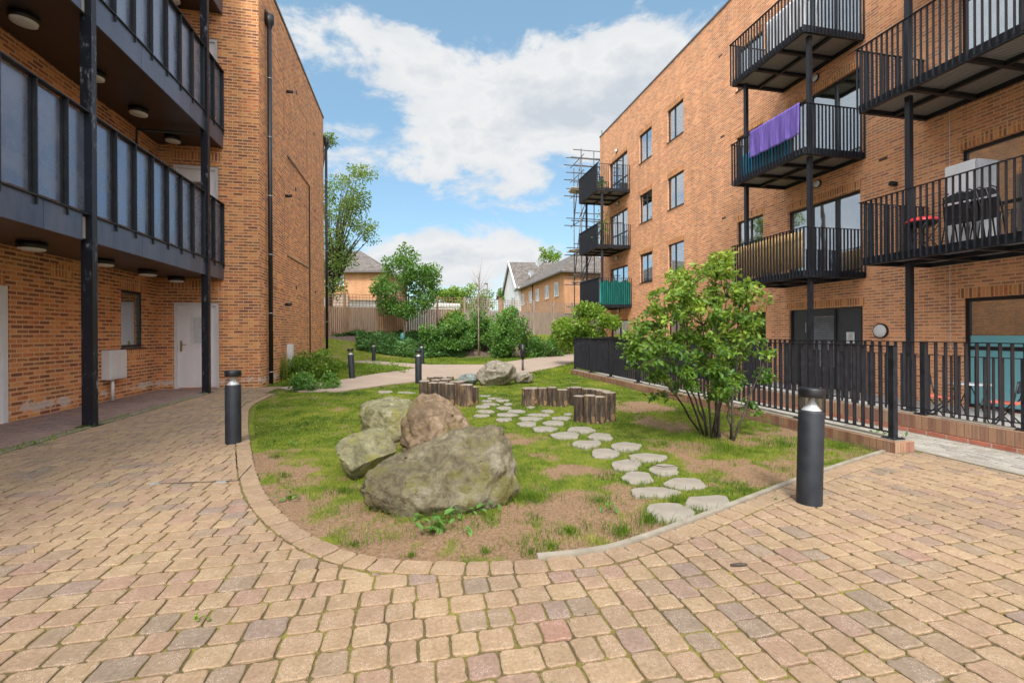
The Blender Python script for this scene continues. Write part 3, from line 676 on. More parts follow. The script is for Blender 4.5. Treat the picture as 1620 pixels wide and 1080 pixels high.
def steel_balcony(root,x0,y0,y1,zb,zt,sides=(True,True),bh=.18,beams=2):
    """x0 = outer face; zb underside, zt top of handrail"""
    dk=MB(); dk.box(x0+.08,y0+.02,zb+bh*.55,WX,y1-.02,zb+bh*.7); fr=None
    root_b=MB(); t=.07
    root_b.box(x0+.02,y0,zb,x0+.02+t,y1,zb+bh); root_b.box(WX-t,y0+.01,zb+.003,WX-.003,y1-.01,zb+bh-.003)
    root_b.box(x0+.02+t,y0,zb,WX-t,y0+t,zb+bh); root_b.box(x0+.02+t,y1-t,zb,WX-t,y1,zb+bh)
    for i in range(1,beams+1):
        yb=y0+(y1-y0)*i/(beams+1); root_b.box(x0+.02+t,yb-.04,zb+.003,WX-t,yb+.04,zb+bh*.5)
    xm=(x0+WX)/2; root_b.box(xm-.04,y0+t,zb+.006,xm+.04,y1-t,zb+bh*.5-.003)
    b=root_b.build('balcony',DARK,root); dk.build('ribbed_deck',RIB,b)
    def bars(a,bp,ax):
        mb=MB(); n=max(2,int(round(abs(bp-a)/.112)))
        for i in range(n+1):
            q=a+(bp-a)*i/n
            if ax=='y': mb.box(x0-.045,q-.006,zb+.02,x0+.005,q+.006,zt-.012)
            else: mb.box(q-.006,a_-.0,zb+.02,q+.006,a_+.045,zt-.012)
        return mb
    mb=bars(y0,y1,'y'); mb.build('balusters',DARKR,b)
    rl=MB(); rl.box(x0-.05,y0-.05,zt-.012,x0+.012,y1+.05,zt)
    for k_,yy in enumerate((y0,y1)):
        if not sides[k_]: continue
        a_=yy-.045 if k_==0 else yy+.0
        mb=bars(x0+.1,WX-.03,'x'); mb.build('balusters',DARKR,b); rl.box(x0+.012,a_,zt-.012,WX,a_+.05,zt)
    rl.build('handrail',DARK,b); return b
bB3=steel_balcony(RB,9.8,9.97,12.66,2.72,4.0); bB2=steel_balcony(RB,9.8,9.97,12.66,5.87,7.17); bB1=steel_balcony(RB,9.8,9.97,12.70,9.0,10.32)
bA2=steel_balcony(RB,9.8,4.4,8.42,2.78,4.19,beams=3); bA1=steel_balcony(RB,9.8,4.4,8.5,6.2,7.64,beams=3); bA0=steel_balcony(RB,9.8,4.4,8.5,9.6,11.0,beams=3)
bF3=steel_balcony(RB,9.8,23.3,26.1,2.68,4.3); bF2=steel_balcony(RB,9.8,23.4,26.2,5.93,7.25); bF1=steel_balcony(RB,9.8,23.45,26.2,9.02,10.5)
for b_,y0,y1,z0,z1 in ((bF3,23.3,26.1,2.8,4.36),(bF2,23.4,26.2,6.0,7.28),(bF1,23.45,26.2,9.05,10.5)):
    m=MB(); m.box(9.815,y0,z0,9.83,y1,z1); m.build('black_screen',pm('black_board_'+str(z0)[:1],(.012,.012,.017),(.03,.03,.038),3,.55,bmp=.1,scale=(1,6,.5)),b_)
m=MB(); m.box(9.9,26.2,9.1,11.3,26.23,10.5); m.box(9.9,26.12,2.8,11,26.14,4.3); m.build('black_screen',BLACKP,bF1)
cols_=[(10.12,10.12),(10.12,12.45),(10.12,7.66),(10.12,4.9),(10.12,23.6),(10.12,25.9)]
for (x,y) in cols_:
    m=MB()
    segs=[(-.33,2.72),(2.9,5.87),(6.05,9.0)] if abs(y-7.66)>.01 and abs(y-4.9)>.01 else [(-.33,2.78),(2.95,6.2),(6.4,9.6),(9.8,13.3)]
    for a,b in segs: m.box(x-.05,y-.05,a,x+.05,y+.05,b)
    m.box(x-.1,y-.1,-.33,x+.1,y+.1,-.31); m.build('steel_column',DARK,RB)

# things on the balconies
def hung_cloth(name,label,cat,x,y0,y1,ztop,zb0,zb1,mat,out=-1,amp=.02,n=40,k=14,group=None):
    V=[];Fc=[]
    for i in range(n+1):
        t=i/n; y=y0+(y1-y0)*t; zb=zb0+(zb1-zb0)*t
        for j in range(k+1):
            s_=j/k; z=ztop+(zb-ztop)*s_+.004*math.sin(i*.9); V.append((x+out*(.03+amp*s_*(math.sin(t*26+s_*1.2)+.6*math.sin(t*61))),y,z))
    for i in range(n):
        for j in range(k): a=i*(k+1)+j; Fc.append((a,a+k+1,a+k+2,a+1))
    mb=MB(); mb.add(V,Fc,True); o=mb.build(name,mat,loc=(x,(y0+y1)/2,zb0)); 
    s2=o.modifiers.new('s','SOLIDIFY'); s2.thickness=.008; props(o,label,cat,group); return o
PURP=cloth('purple_towel_cloth',(.13,.085,.33),(.2,.14,.46),22,.8); BLUEC=cloth('blue_cloth',(.02,.12,.35),(.03,.33,.42))
WHC=cloth('white_cloth',(.6,.62,.66),(.8,.8,.82))
t=hung_cloth('beach_towel','long purple towel draped over the black balcony rail','towel',9.75,10.03,11.82,7.2,6.38,6.42,PURP)
hung_cloth('blanket','teal and blue cloth hanging behind the rail below the purple towel','blanket',9.95,10.6,12.5,6.75,6.12,6.12,BLUEC,out=1)
hung_cloth('bed_sheet','white sheet hung to dry behind the rail of the highest balcony on the right','sheet',10.05,10.15,11.6,10.28,9.3,9.3,WHC,out=1)
hung_cloth('curtain_cloth','pale cloth hung across the near end of the highest balcony','cloth',10.5,10.25,10.3,10.28,9.3,9.3,WHC,out=1)
def reed(name,label,x,y0,y1,z0,z1,mat,step=.02):
    m=MB(); y=y0
    while y<y1: m.tube([(x+random.uniform(-.004,.004),y,z0),(x+random.uniform(-.004,.004),y+random.uniform(-.004,.004),z1+random.uniform(-.01,.01))],.008,5); y+=step
    for z in (z0+.2,z1-.2): m.box(x-.012,y0,z-.004,x+.012,y1,z+.004)
    o=m.build(name,mat,loc=(x,(y0+y1)/2,z0)); props(o,label,'screen'); return o
reed('reed_screen','golden brown reed screen lining the balcony behind the shrub',9.87,10.05,12.55,2.98,3.93,pm('reed',(.5,.3,.1),(.8,.55,.24),20,.8,scale=(1,6,.4)))
hung_cloth('netting','torn green netting tied along the near rail of the far ground balcony','netting',9.85,23.33,23.36,4.28,2.9,2.9,TEALC,out=1)
m=MB(); V=[];nx_=30
for i in range(nx_+1):
    xx=9.86+1.8*i/nx_
    for z in (2.86,4.12-.06*math.sin(i*.7)): V.append((xx,23.36+.02*math.sin(i*2.1),z))
m.add(V,[(2*i,2*i+2,2*i+3,2*i+1) for i in range(nx_)],True); GRN=cloth('green_net',(.008,.09,.075),(.015,.19,.16)); o=m.build('green_screen',GRN,loc=(10.7,23.36,2.86)); props(o,'bright green mesh sheet inside the near end rail of the lowest far balcony','screen')
# appliance, grill, folded chairs on the near balcony
AZ=2.98
t=thing('upright_freezer','tall white freezer standing by the window on the near first floor balcony','freezer',(10.9,6.9,AZ))
m=MB(); m.box(10.6,6.82,AZ+.04,11.1,7.34,AZ+1.66); m.build('cabinet',WHITE,t,bevel=.015)
m=MB(); m.box(10.6,6.75,AZ+.06,11.1,6.81,AZ+1.64); m.build('door',GREYM,t,bevel=.01)
m=MB(); m.box(10.64,6.72,AZ+.8,10.66,6.745,AZ+1.3); m.build('handle',BLACKP,t)
def folded_chair(x,y,z,lab,first=None,lean=0):
    loc=(x,y,z)
    if first: return dup(first,loc,lab,'folded black chairs on the near balcony')
    t=thing('folding_chair',lab,'chair',loc,'folded black chairs on the near balcony')
    m=MB()
    for s in (-.22,.22):
        m.tube([(x+.16,y+s,z),(x+.04,y+s*1.0,z+.62),(x-.02,y+s*.85,z+.92),(x-.03,y+s*.4,z+.98)],.014,6); m.tube([(x-.03,y+s,z),(x+.1,y+s*.95,z+.6)],.013,6)
    m.build('frame',BLACKP,t)
    m=MB(); m.add([(x-.04+.02*math.sin(a),y+.2*math.cos(a),z+.8+.16*math.sin(a)) for a in np.linspace(0,math.pi,9)]+[(x-.015,y+.2*math.cos(a),z+.8+.16*math.sin(a)-.0) for a in np.linspace(0,math.pi,9)],[(i,i+1,10+i,9+i) for i in range(8)]+[tuple(range(9)),tuple(range(17,8,-1))]); m.build('backrest',BLACKP,t)
    m=MB(); m.box(x+.0,y-.19,z+.38,x+.035,y+.19,z+.76); m.build('seat',BLACKP,t,bevel=.01); return t
fc=folded_chair(10.15,6.85,AZ,'black folding chair at the front of the folded stack beside the freezer')
folded_chair(10.19,6.72,AZ,'second folded black chair of the stack, leaning behind the front one',fc); folded_chair(10.23,6.59,AZ,'third folded black chair of the stack on the near balcony',fc); folded_chair(10.27,6.46,AZ,'rearmost folded black chair of the stack, nearest the glazed door',fc)
t=thing('barbecue_grill','small barbecue with red lid on folding legs on the near balcony','grill',(10.3,7.6,AZ))
m=MB(); m.lathe([(.0,.68),(.18,.675),(.26,.64),(.28,.60),(.28,.58),(0,.58)],(10.3,7.55,AZ),20); o=m.build('lid',pm('red_enamel',(.55,.02,.03),(.6,.03,.04),3,.3,bmp=0),t)
m=MB(); m.lathe([(.0,.48),(.2,.5),(.27,.56),(.27,.578),(0,.578)],(10.3,7.55,AZ),20); m.build('bowl',BLACKP,t)
for a in (0,1):
    m=MB(); s=-1 if a else 1; m.tube([(10.3-.18,7.55-.22*s,AZ),(10.3-.18,7.55+.2*s,AZ+.52)],.01,6); m.tube([(10.3+.18,7.55-.22*s,AZ),(10.3+.18,7.55+.2*s,AZ+.52)],.01,6); m.tube([(10.12,7.55-.22*s,AZ+.01),(10.48,7.55-.22*s,AZ+.01)],.01,6); m.build('leg',BLACKP,t)
def potted(name,label,x,y,z,h,r,mat,n=250):
    t=thing(name,label,'plant',(x,y,z)); m=MB(); m.lathe([(0,0),(.1,0),(.13,.22),(.12,.22),(0,.2)],(x,y,z),12); m.build('pot',pm('clay',(.3,.14,.08),(.4,.2,.1),6,.8),t)
    q=rng.normal(size=(n,3))*np.array([r,r,h*.28])+np.array([x,y,z+h*.65]); leaf_mesh('foliage',q,.12,mat,t,val=rng.random(n)); return t
potted('potted_plant','yellow green pot plant on the middle far balcony',10.3,24.0,6.12,1.6,.2,LF_YEL); potted('potted_plant','small dark pot plant on the floor of the highest far balcony',10.2,24.1,9.2,.5,.15,LF_DARK,120)

# ------------------------------------------------------------ LEFT APARTMENT BUILDING
LX=-6.05; GX=-3.78; FY=12.75
LB=thing('apartment_building','brown brick deck access block with dark walkways on the left','building',(LX,12,0))
lops=[(7.55,8.52,0,2.08),(11.3,12.15,1.05,2.3)]+[(11.3,12.15,1.05+dz,2.25+dz) for dz in (3.3,6.6)]+[(7.55,8.52,dz,2.08+dz) for dz in (3.4,)]
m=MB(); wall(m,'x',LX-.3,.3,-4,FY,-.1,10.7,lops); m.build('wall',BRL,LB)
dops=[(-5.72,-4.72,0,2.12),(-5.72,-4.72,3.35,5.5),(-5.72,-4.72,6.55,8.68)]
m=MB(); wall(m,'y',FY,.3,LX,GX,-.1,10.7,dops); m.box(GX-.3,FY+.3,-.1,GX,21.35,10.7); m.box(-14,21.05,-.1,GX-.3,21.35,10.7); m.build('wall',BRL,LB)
m=MB(); m.box(-14,FY+.001,10.7,GX+.03,21.38,10.78); m.box(LX-.3,-4,10.7,LX+.03,FY,10.78); m.build('parapet_coping',COPE,LB)
for i,(u0,u1,z0,z1) in enumerate(dops):
    d=MB(); d.box(u0,FY+.03,z0,u0+.07,FY+.12,z1); d.box(u1-.07,FY+.03,z0,u1,FY+.12,z1); d.box(u0+.07,FY+.03,z1-.08,u1-.07,FY+.12,z1); fr=d.build('door_frame',WHITE,LB)
    d=MB(); d.box(u0+.07,FY+.07,z0+.02,u1-.07,FY+.115,z1-.08)
    for k_ in range(5): xx=u0+.2+k_*.13; d.box(xx,FY+.066,z0+.12,xx+.1,FY+.07,z1-.2)
    d.build('door',OFFW,fr)
    d=MB(); zc=(z0+z1)/2; gx=(u0+u1)/2-.1; 
    for a in ((gx-.04,zc+.02,gx,zc+.72),(gx+.2,zc+.02,gx+.24,zc+.72)): d.box(a[0],FY+.05,a[1],a[2],FY+.068,a[3])
    d.box(gx,FY+.05,zc+.68,gx+.2,FY+.068,zc+.72); d.box(gx,FY+.05,zc+.02,gx+.2,FY+.068,zc+.06); d.build('glazing_bead',WHITE,fr)
    d=MB(); d.box(gx,FY+.055,zc+.06,gx+.2,FY+.064,zc+.68); d.build('door_pane',GLASS if i else pm('obscure_glass',(.5,.5,.52),(.6,.6,.62),9,.3),fr)
    d=MB(); d.box(u0+.12,FY+.05,z0+.92,u0+.16,FY+.068,z0+1.18); d.beam((u0+.14,FY+.03,z0+1.08),(u0+.26,FY+.03,z0+1.08),.016,.02); d.beam((u0+.14,FY+.05,z0+1.08),(u0+.14,FY+.025,z0+1.08),.02,.02); d.build('handle',pm('brass',(.3,.2,.1),(.4,.3,.15),4,.35,.8) if i==0 else bpy.data.materials['brass'],fr)
for dz in (0,3.4):
    d=MB(); u0,u1=7.55,8.5; d.box(LX-.12,u0,dz,LX+.005,u0+.07,dz+2.08); d.box(LX-.12,u1-.09,dz,LX+.005,u1,dz+2.08); d.box(LX-.12,u0+.07,dz+2.0,LX+.005,u1-.09,dz+2.08); fr=d.build('door_frame',WHITE,LB)
    d=MB(); d.box(LX-.11,u0+.07,dz+.02,LX-.06,u1-.09,dz+2.0); d.build('door',OFFW,fr)
    d=MB(); d.beam((LX-.02,u1-.16,dz+1.05),(LX-.02,u1-.28,dz+1.05),.015,.018); d.build('handle',GREYM,fr)
for dz in (0,3.3,6.6): window(LB,'x',LX,-1,11.3,12.15,1.05+dz,2.3+dz if dz==0 else 2.25+dz,(),None,.06,'full',rec=.06)
for (ax,c,u0,u1,zt) in [('x',LX,11.24,12.21,2.3),('x',LX,7.4,8.45,2.08),('x',LX,9.35,9.9,2.35),('y',FY,-5.8,-4.66,2.42),('y',FY,-5.8,-4.66,5.6)]:
    m=MB(); (m.box(c-.02,u0,zt+.001,c+.004,u1,zt+.222) if ax=='x' else m.box(u0,c-.004,zt+.001,u1,c+.02,zt+.222)); m.build('soldier_lintel',SOL,LB)
m=MB(); m.box(LX-.02,11.24,.82,LX+.004,12.21,1.01); m.build('soldier_sill',SOL,LB)
# meter box and its conduit
m=MB(); m.box(LX,10.65,.43,LX+.16,11.2,1.02); mbx=m.build('meter_box',WHITE,LB,bevel=.01); m=MB(); m.box(LX+.161,10.69,.47,LX+.172,11.16,.98); m.build('door',WHITE,mbx,bevel=.003)
m=MB(); m.tube([(LX+.08,10.86,.0),(LX+.08,10.86,.43)],.03,10); m.build('conduit',WHITE,mbx)
# walkways
def walkway(zb,zf,zt,first):
    x1=-4.6; m=MB(); m.box(LX,-3,zb+.02,x1-.03,FY-.005,zf-.03); dk=m.build('walkway',CONCG,LB)
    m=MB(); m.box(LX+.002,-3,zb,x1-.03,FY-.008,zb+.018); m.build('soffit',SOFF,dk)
    m=MB(); 
    for y0,y1 in [(-3,1.9),(1.9,5.0),(5.0,7.0),(7.0,7.72),(7.9,9.2),(9.2,11.0),(11.0,FY-.01)]: m.box(x1-.028,y0+.004,zb-.015,x1,y1-.004,zf)
    m.build('fascia',FASC,dk)
    y=FY-.05; posts=[]
    while y>-1: posts.append(y); y-=.53
    pn=MB(); ps=MB(); lw=MB()
    for i in range(len(posts)-1):
        a,b=posts[i+1],posts[i]; pn.box(x1-.05,a+.02,zf+.06,x1-.042,b-.02,zt-.04)
        lw.box(x1-.041,a+.05,zf+.09,x1-.036,a+.09,zf+.3)
    for p_ in posts: ps.box(x1-.02,p_-.006,zf-.1,x1+.03,p_+.006,zt-.02); ps.box(x1-.036,p_-.045,zf+.02,x1-.021,p_+.045,zt-.02)
    pn.build('sheet_panels',PANEL,dk); ps.build('posts',DARKR,dk); lw.build('fixing_lugs',DARKR,dk)
    m=MB(); m.box(x1-.06,-3,zt-.018,x1+.035,FY-.01,zt); m.box(x1-.04,-3,zf+.001,x1+.03,FY-.01,zf+.02); m.build('handrail',DARKR,dk)
walkway(2.70,3.06,4.56,True); walkway(5.97,6.38,7.86,False); walkway(9.3,9.75,11.2,False)
WEATH=pm('paint_worn_steel',(.02,.024,.035),(.12,.13,.16),5,.4,.3,.15,r2=.6)
def chip():
    m,nt,N,L,b=nmat('chipped_column'); v=coords(N,L,'Object',(1,1,.35)); n=noi(N,L,v,9,7,.7)
    L.new(ramp(N,L,n,[(.56,(.007,.009,.016)),(.61,(.05,.06,.08)),(.68,(.3,.31,.33))]),b.inputs['Base Color']); b.inputs['Roughness'].default_value=.42; b.inputs['Metallic'].default_value=.2; bump(N,L,b,n,.3,.003); return m
CHIP=chip()
for y in (-.6,3.7,7.88,11.76):
    m=MB(); x=-4.62
    for a,b in ((0,2.68),(2.68,5.95),(5.95,9.28),(9.28,11)): m.box(x-.07,y-.055,a,x+.075,y+.055,b-.004)
    m.box(x-.12,y-.1,-.01,x+.12,y+.1,.008); m.build('steel_column',CHIP,LB)
for (z,ys) in ((2.7,(8.15,9.75,11.2,12.41,6.4)),(5.97,(8.03,9.52,10.89,12.27,6.5)),(9.3,(8.0,11.0,12.3))):
    for y in ys:
        m=MB(); m.lathe([(.0,0),(.17,0),(.17,-.09),(.16,-.095)],(-5.5,y,z),24); c=m.build('ceiling_light',BLACKP,LB)
        m=MB(); m.lathe([(.158,-.06),(.15,-.115),(.1,-.13),(0,-.135)],(-5.5,y,z),24); m.build('diffuser',WHITE,c)
m=MB(); m.tube([(-4.75,11.7,5.86),(-5.95,11.7,5.86),(-5.95,11.7,5.2)],.03,8); m.build('waste_pipe',BLACKP,LB)
def downpipe(y,zt,zb,x=GX+.1):
    m=MB(); m.tube([(x,y,zb),(x,y,zt-.3)],.055,14); z=zb+.3
    p=m.build('downpipe',BLACKP,LB); m=MB(); m.lathe([(.06,-.35),(.075,-.28),(.12,-.2),(.12,0),(.0,0)],(x,y,zt),14); m.tube([(x,y,zt-.03),(x-.1,y,zt+.1),(x-.25,y,zt+.1)],.06,10); m.build('hopper',BLACKP,p)
    m=MB()
    while z<zt-.4: m.lathe([(.056,0),(.063,0),(.063,.02),(.056,.02)],(x,y,z),14); z+=1.55
    m.build('pipe_clips',GREYM,p)
downpipe(13.28,9.75,.02); downpipe(21.42,9.85,.0)
m=MB(); m.tube([(GX+.03,15.34,6.81),(GX+.03,18.4,6.84),(GX+.03,18.4,.3)],.022,8); m.build('cable_conduit',COPE,LB)
m=MB(); m.tube([(GX+.02,15.34,3.75),(GX+.02,18.3,3.78)],.02,8); m.build('cable_conduit',BARKL,LB)
for (y,z) in ((15.38,8.81),(15.17,5.53),(15.11,2.22)):
    m=MB(); m.tube([(GX,y,z),(GX+.1,y,z),(GX+.16,y+.05,z+.03)],.045,10); m.build('flue_outlet',BLACKP,LB)
for (y,z) in ((16.59,9.39),(16.43,6.11),(16.45,2.87),(19.5,6.2),(19.5,3.0),(19.4,9.2)):
    m=MB(); m.box(GX-.01,y-.05,z-.05,GX+.02,y+.05,z+.05); m.build('air_brick',BLACKP,LB)
m=MB()
for dz in (0,3.3,6.55):
    for (a,b) in ((13.5,15.05),(16.6,18.1),(19.2,20.5)):
        for z in (.62,2.62): m.box(GX-.004,a,dz+z,GX+.0035,b,dz+z+.014)
        m.box(GX-.004,b-.006,dz+.62,GX+.0035,b+.006,dz+2.62)
m.build('movement_joints',pm('joint',(.12,.07,.05),(.2,.12,.09),4,.9),LB)
m=MB(); m.box(GX,15.24,.02,GX+.16,15.44,1.02); o=m.build('meter_cover',WHITE,LB,bevel=.01)

# ------------------------------------------------------------ railings with low walls
def low_wall(name,label,x0,x1,y0,y1,z0,z1,mat,cap=None):
    t=thing(name,label,'wall',((x0+x1)/2,(y0+y1)/2,z0)); m=MB(); m.box(x0,y0,z0,x1,y1,z1); m.build('brickwork',mat,t,bevel=.004)
    if cap: m=MB(); m.box(x0+.03,y0+.03,z1+.001,x1-.03,y1-.03,z1+.012); m.build('cement_bed',cap,t)
    return t
def railing(name,label,x,y0,y1,zb,zt,postys,group=None,side=1):
    t=thing(name,label,'railing',(x,(y0+y1)/2,zb),group)
    ys=sorted(postys)
    for y in ys:
        m=MB(); m.box(x-.03,y-.03,zb,x+.03,y+.03,zt-.002); m.box(x-.075,y-.075,zb-.0,x+.075,y+.075,zb+.012)
        for a in (-.055,.055):
            for b in (-.055,.055): m.lathe([(.012,0),(.012,.012),(0,.014)],(x+a,y+b,zb+.012),8)
        m.build('post',DARKR,t)
    for i in range(len(ys)-1):
        a,b=ys[i]+.03,ys[i+1]-.03; n=int(round((b-a)/.108)); m=MB()
        for k_ in range(1,n): y=a+(b-a)*k_/n; m.box(x-.022,y-.006,zb+.07,x+.022,y+.006,zt-.012)
        m.build('balusters',DARKR,t)
        m=MB(); m.box(x-.022,a,zb+.06,x+.022,b,zb+.07); m.build('bottom_rail',DARK,t)
    m=MB(); m.box(x-.025,y0-.03,zt-.012,x+.025,y1+.03,zt); m.build('handrail',DARK,t); return t
low_wall('low_wall','low brick plinth edging the lawn under the long black railing','',0,0,0,0,0,BRP) if False else None
w=low_wall('low_wall','low brick edging plinth along the lawn under the nearer black railing',5.08,5.34,4.0,14.45,-.1,.12,BRP,CONC)
w2=low_wall('low_wall','low brick wall between the pale paved passage and the sunken patios',6.36,6.56,-1,15.2,.06,.235,BRP,CONC)
m=MB(); m.box(6.345,-1,-.4,6.575,15.2,.055); m.build('base_course',BRW,w2)
railing('railing','black flat bar railing on the plinth beside the lawn and leafy shrub',5.2,4.12,14.4,.132,1.165,[4.12,5.35,6.95,8.5,10.05,11.6,13.0,14.4])
railing('railing','black flat bar railing on the brick wall of the sunken patios at right edge',6.46,-.6,15.0,.247,1.185,[-.6,.9,2.35,3.68,4.72,6.2,7.7,9.2,10.8,12.4,13.7,15.0])
railing('railing','lower black railing inside the sunken patio in front of the folding chairs',8.35,3.0,8.4,-.33,.93,[3.0,4.8,6.6,8.4])
# end return of the lawn railing
t=thing('railing','short black railing closing the far end of the paved passage','railing',(5.8,14.4,.13))
m=MB()
for k_ in range(1,11): xx=5.23+k_*.108; m.box(xx-.006,14.38,.1,xx+.006,14.42,1.15)
m.build('balusters',DARKR,t); m=MB(); m.box(5.23,14.375,1.153,6.43,14.425,1.165); m.build('handrail',DARK,t)

# patio furniture
def cafe_chair(x,y,z,rz,lab,seat):
    t=thing('folding_chair',lab,'chair',(x,y,z),'black folding patio chairs'); 
    m=MB()
    for s in (-.2,.2): m.tube([(x+.2,y+s,z),(x-.12,y+s,z+.5),(x-.17,y+s,z+.8)],.012,6); m.tube([(x-.2,y+s,z),(x+.18,y+s,z+.45)],.012,6)
    m.tube([(x+.2,y-.2,z+.05),(x+.2,y+.2,z+.05)],.01,6); m.tube([(x-.2,y-.2,z+.05),(x-.2,y+.2,z+.05)],.01,6); m.build('frame',BLACKP,t)
    m=MB(); m.box(x-.16,y-.19,z+.43,x+.2,y+.19,z+.455); m.build('seat',seat,t,bevel=.008)
    m=MB(); m.box(x-.175,y-.2,z+.62,x-.155,y+.2,z+.82); m.build('backrest',BLACKP,t,bevel=.008)
    t.rotation_euler=(0,0,rz); return t
g1=G(1478,665,-.33); g2=G(1600,678,-.33)
REDS=pm('red_pad',(.5,.1,.06),(.6,.16,.1),8,.7)
cafe_chair(g1.x+.1,g1.y,-.33,R(-70),'black folding patio chair facing the small glass table below the ground floor wall',REDS)
cafe_chair(g2.x-.1,g2.y,-.33,R(110),'black folding patio chair with a red seat in front of the teal glazed door',REDS)
g3=G(1535,670,-.33); t=thing('bistro_table','small round metal patio table between two folding chairs','table',(g3.x,g3.y,-.33))
m=MB(); m.lathe([(0,.7),(.3,.7),(.3,.715),(0,.715)],(g3.x,g3.y,-.33),24); m.build('tabletop',GREYM,t)
for s in (-1,1):
    m=MB(); m.tube([(g3.x-.22*s,g3.y-.15,-.33),(g3.x+.22*s,g3.y-.15,.37)],.01,6); m.tube([(g3.x-.22*s,g3.y+.15,-.33),(g3.x+.22*s,g3.y+.15,.37)],.01,6); m.build('leg',BLACKP,t)
# notice on the store door: white sheet with lines of small print
t=thing('notice','white paper notice taped to the dark store door','notice',(WX+.09,10.33,1.3))
q=PX(1345,532,WX+.085); m=MB(); m.box(WX+.088,q.y-.12,q.z-.19,WX+.09,q.y+.12,q.z+.12); m.build('paper',WHITE,t)
m=MB()
for i in range(9): m.box(WX+.086,q.y-.09+random.random()*.01,q.z+.08-i*.027,WX+.0875,q.y+.09-random.random()*.05,q.z+.087-i*.027)
m.build('print_lines',BLACKP,t)

# ------------------------------------------------------------ bollards
bmat=pm('bollard_paint',(.010,.013,.02),(.022,.026,.034),9,.42,.0,.15,r2=.62)
def clear():
    m,nt,N,L,b=nmat('clear_polycarbonate'); N.remove(b); t=N.new('ShaderNodeBsdfTransparent'); t.inputs[0].default_value=(.86,.87,.88,1); g=N.new('ShaderNodeBsdfGlossy'); g.inputs['Roughness'].default_value=.08
    mx=N.new('ShaderNodeMixShader'); mx.inputs[0].default_value=.14; L.new(t.outputs[0],mx.inputs[1]); L.new(g.outputs[0],mx.inputs[2]); L.new(mx.outputs[0],N['Material Output'].inputs[0]); return m
CLEAR=clear()
def bollard(loc,lab):
    t=thing('bollard_light',lab,'bollard',loc,'bollard lights'); r=.088
    m=MB(); m.lathe([(r,-.03),(r,.695),(r*.97,.705),(r*.8,.71),(0,.712)],loc,32); m.build('post',bmat,t)
    m=MB(); m.lathe([(r*.78,.712),(r*.5,.745),(r*.2,.79),(r*.12,.80),(0,.80)],loc,24); m.build('reflector_cone',pm('reflector',(.75,.75,.76),(.8,.8,.82),3,.3,.2,0) if 'reflector' not in bpy.data.materials else bpy.data.materials['reflector'],t)
    m=MB(); m.lathe([(r*.96,.706),(r*.96,.815)],loc,32); m.build('clear_lens',CLEAR,t)
    m=MB(); m.lathe([(0,.812),(r*1.0,.812),(r*1.04,.818),(r*1.04,.872),(r*.98,.884),(0,.886)],loc,32); m.build('cap',BLACKP,t); return t
b0=bollard(tuple(G(1280,795)),'dark grey bollard light leaning right in the foreground paving beside the kerb')
b0.rotation_euler=(R(-1),R(3.0),0)
gl='bollard lights'
for (px,py,lab,rot) in [(369,700,'dark bollard light on the paving between the walkway columns and the boulders',0),(662,605,'dark bollard light at the gravel path edge just behind the left log seats',0),(557,598,'dark leaning bollard light beside the planted corner of the path',-3),(741-73,575,'dark bollard light by the strip of lawn, directly behind another bollard',-2),(591,571,'small far bollard light at the path bend near the ivy bank',0)]:
    g_=G(px,py); dup(b0,(g_.x,g_.y,0),lab,gl,(0,R(rot),0))
g_=G(827,586); t=thing('path_light','slim black post light with thick head and thin stem beside the far boulder','light',tuple(g_))
m=MB(); m.tube([(g_.x,g_.y,-.03),(g_.x,g_.y,.5)],.04,12); m.build('stem',COPE,t); m=MB(); m.lathe([(0,.42),(.08,.42),(.08,.93),(0,.94)],g_,20); m.build('head',BLACKP,t); m=MB(); m.box(g_.x+.05,g_.y-.02,.66,g_.x+.25,g_.y+.02,.7); m.build('arm',BLACKP,t)

# ------------------------------------------------------------ boulders
def rock_mat(name,c1,c2,c3,moss_c,moss_amt=.5,red=None):
    m,nt,N,L,b=nmat(name); v=coords(N,L,'Object'); n=noi(N,L,v,2.2,8,.65,.4); n2=noi(N,L,v,14,8,.7,.3); n3=noi(N,L,v,80,5,.7); nm=noi(N,L,v,3.1,6,.6)
    c=ramp(N,L,n,[(.3,c1),(.5,c2),(.68,c3)]); c=mixc(N,L,.6,c,ramp(N,L,n2,[(.34,(.3,.28,.25)),(.5,(.9,.9,.88)),(.68,(1.6,1.6,1.6))]),'MULTIPLY'); c=mixc(N,L,.5,c,ramp(N,L,n3,[(.3,(.55,.55,.55)),(.7,(1.4,1.4,1.4))]),'MULTIPLY')
    f=math_(N,L,'MULTIPLY',math_(N,L,'SUBTRACT',math_(N,L,'ADD',nm,math_(N,L,'MULTIPLY',math_(N,L,'SUBTRACT',n2,.5),.6)),.72-moss_amt*.35),6); f=math_(N,L,'MINIMUM',math_(N,L,'MAXIMUM',f,0),.8)
    c=mixc(N,L,f,c,moss_c); L.new(c,b.inputs['Base Color']); b.inputs['Roughness'].default_value=.85; b.inputs['Specular IOR Level'].default_value=.25
    bump(N,L,b,math_(N,L,'ADD',math_(N,L,'ADD',n2,n),math_(N,L,'MULTIPLY',n3,.3)),1,.045); return m
RK1=rock_mat('rock_grey',(.105,.088,.05),(.20,.17,.105),(.36,.325,.25),(.145,.13,.03),.62)
RK2=rock_mat('rock_red',(.11,.075,.045),(.25,.175,.11),(.39,.28,.2),(.22,.185,.045),.5)
RK3=rock_mat('rock_mossy',(.12,.11,.055),(.25,.23,.13),(.40,.37,.25),(.22,.205,.035),.6)
RK4=rock_mat('rock_pale',(.17,.145,.11),(.29,.255,.2),(.42,.38,.32),(.22,.2,.07),.25)
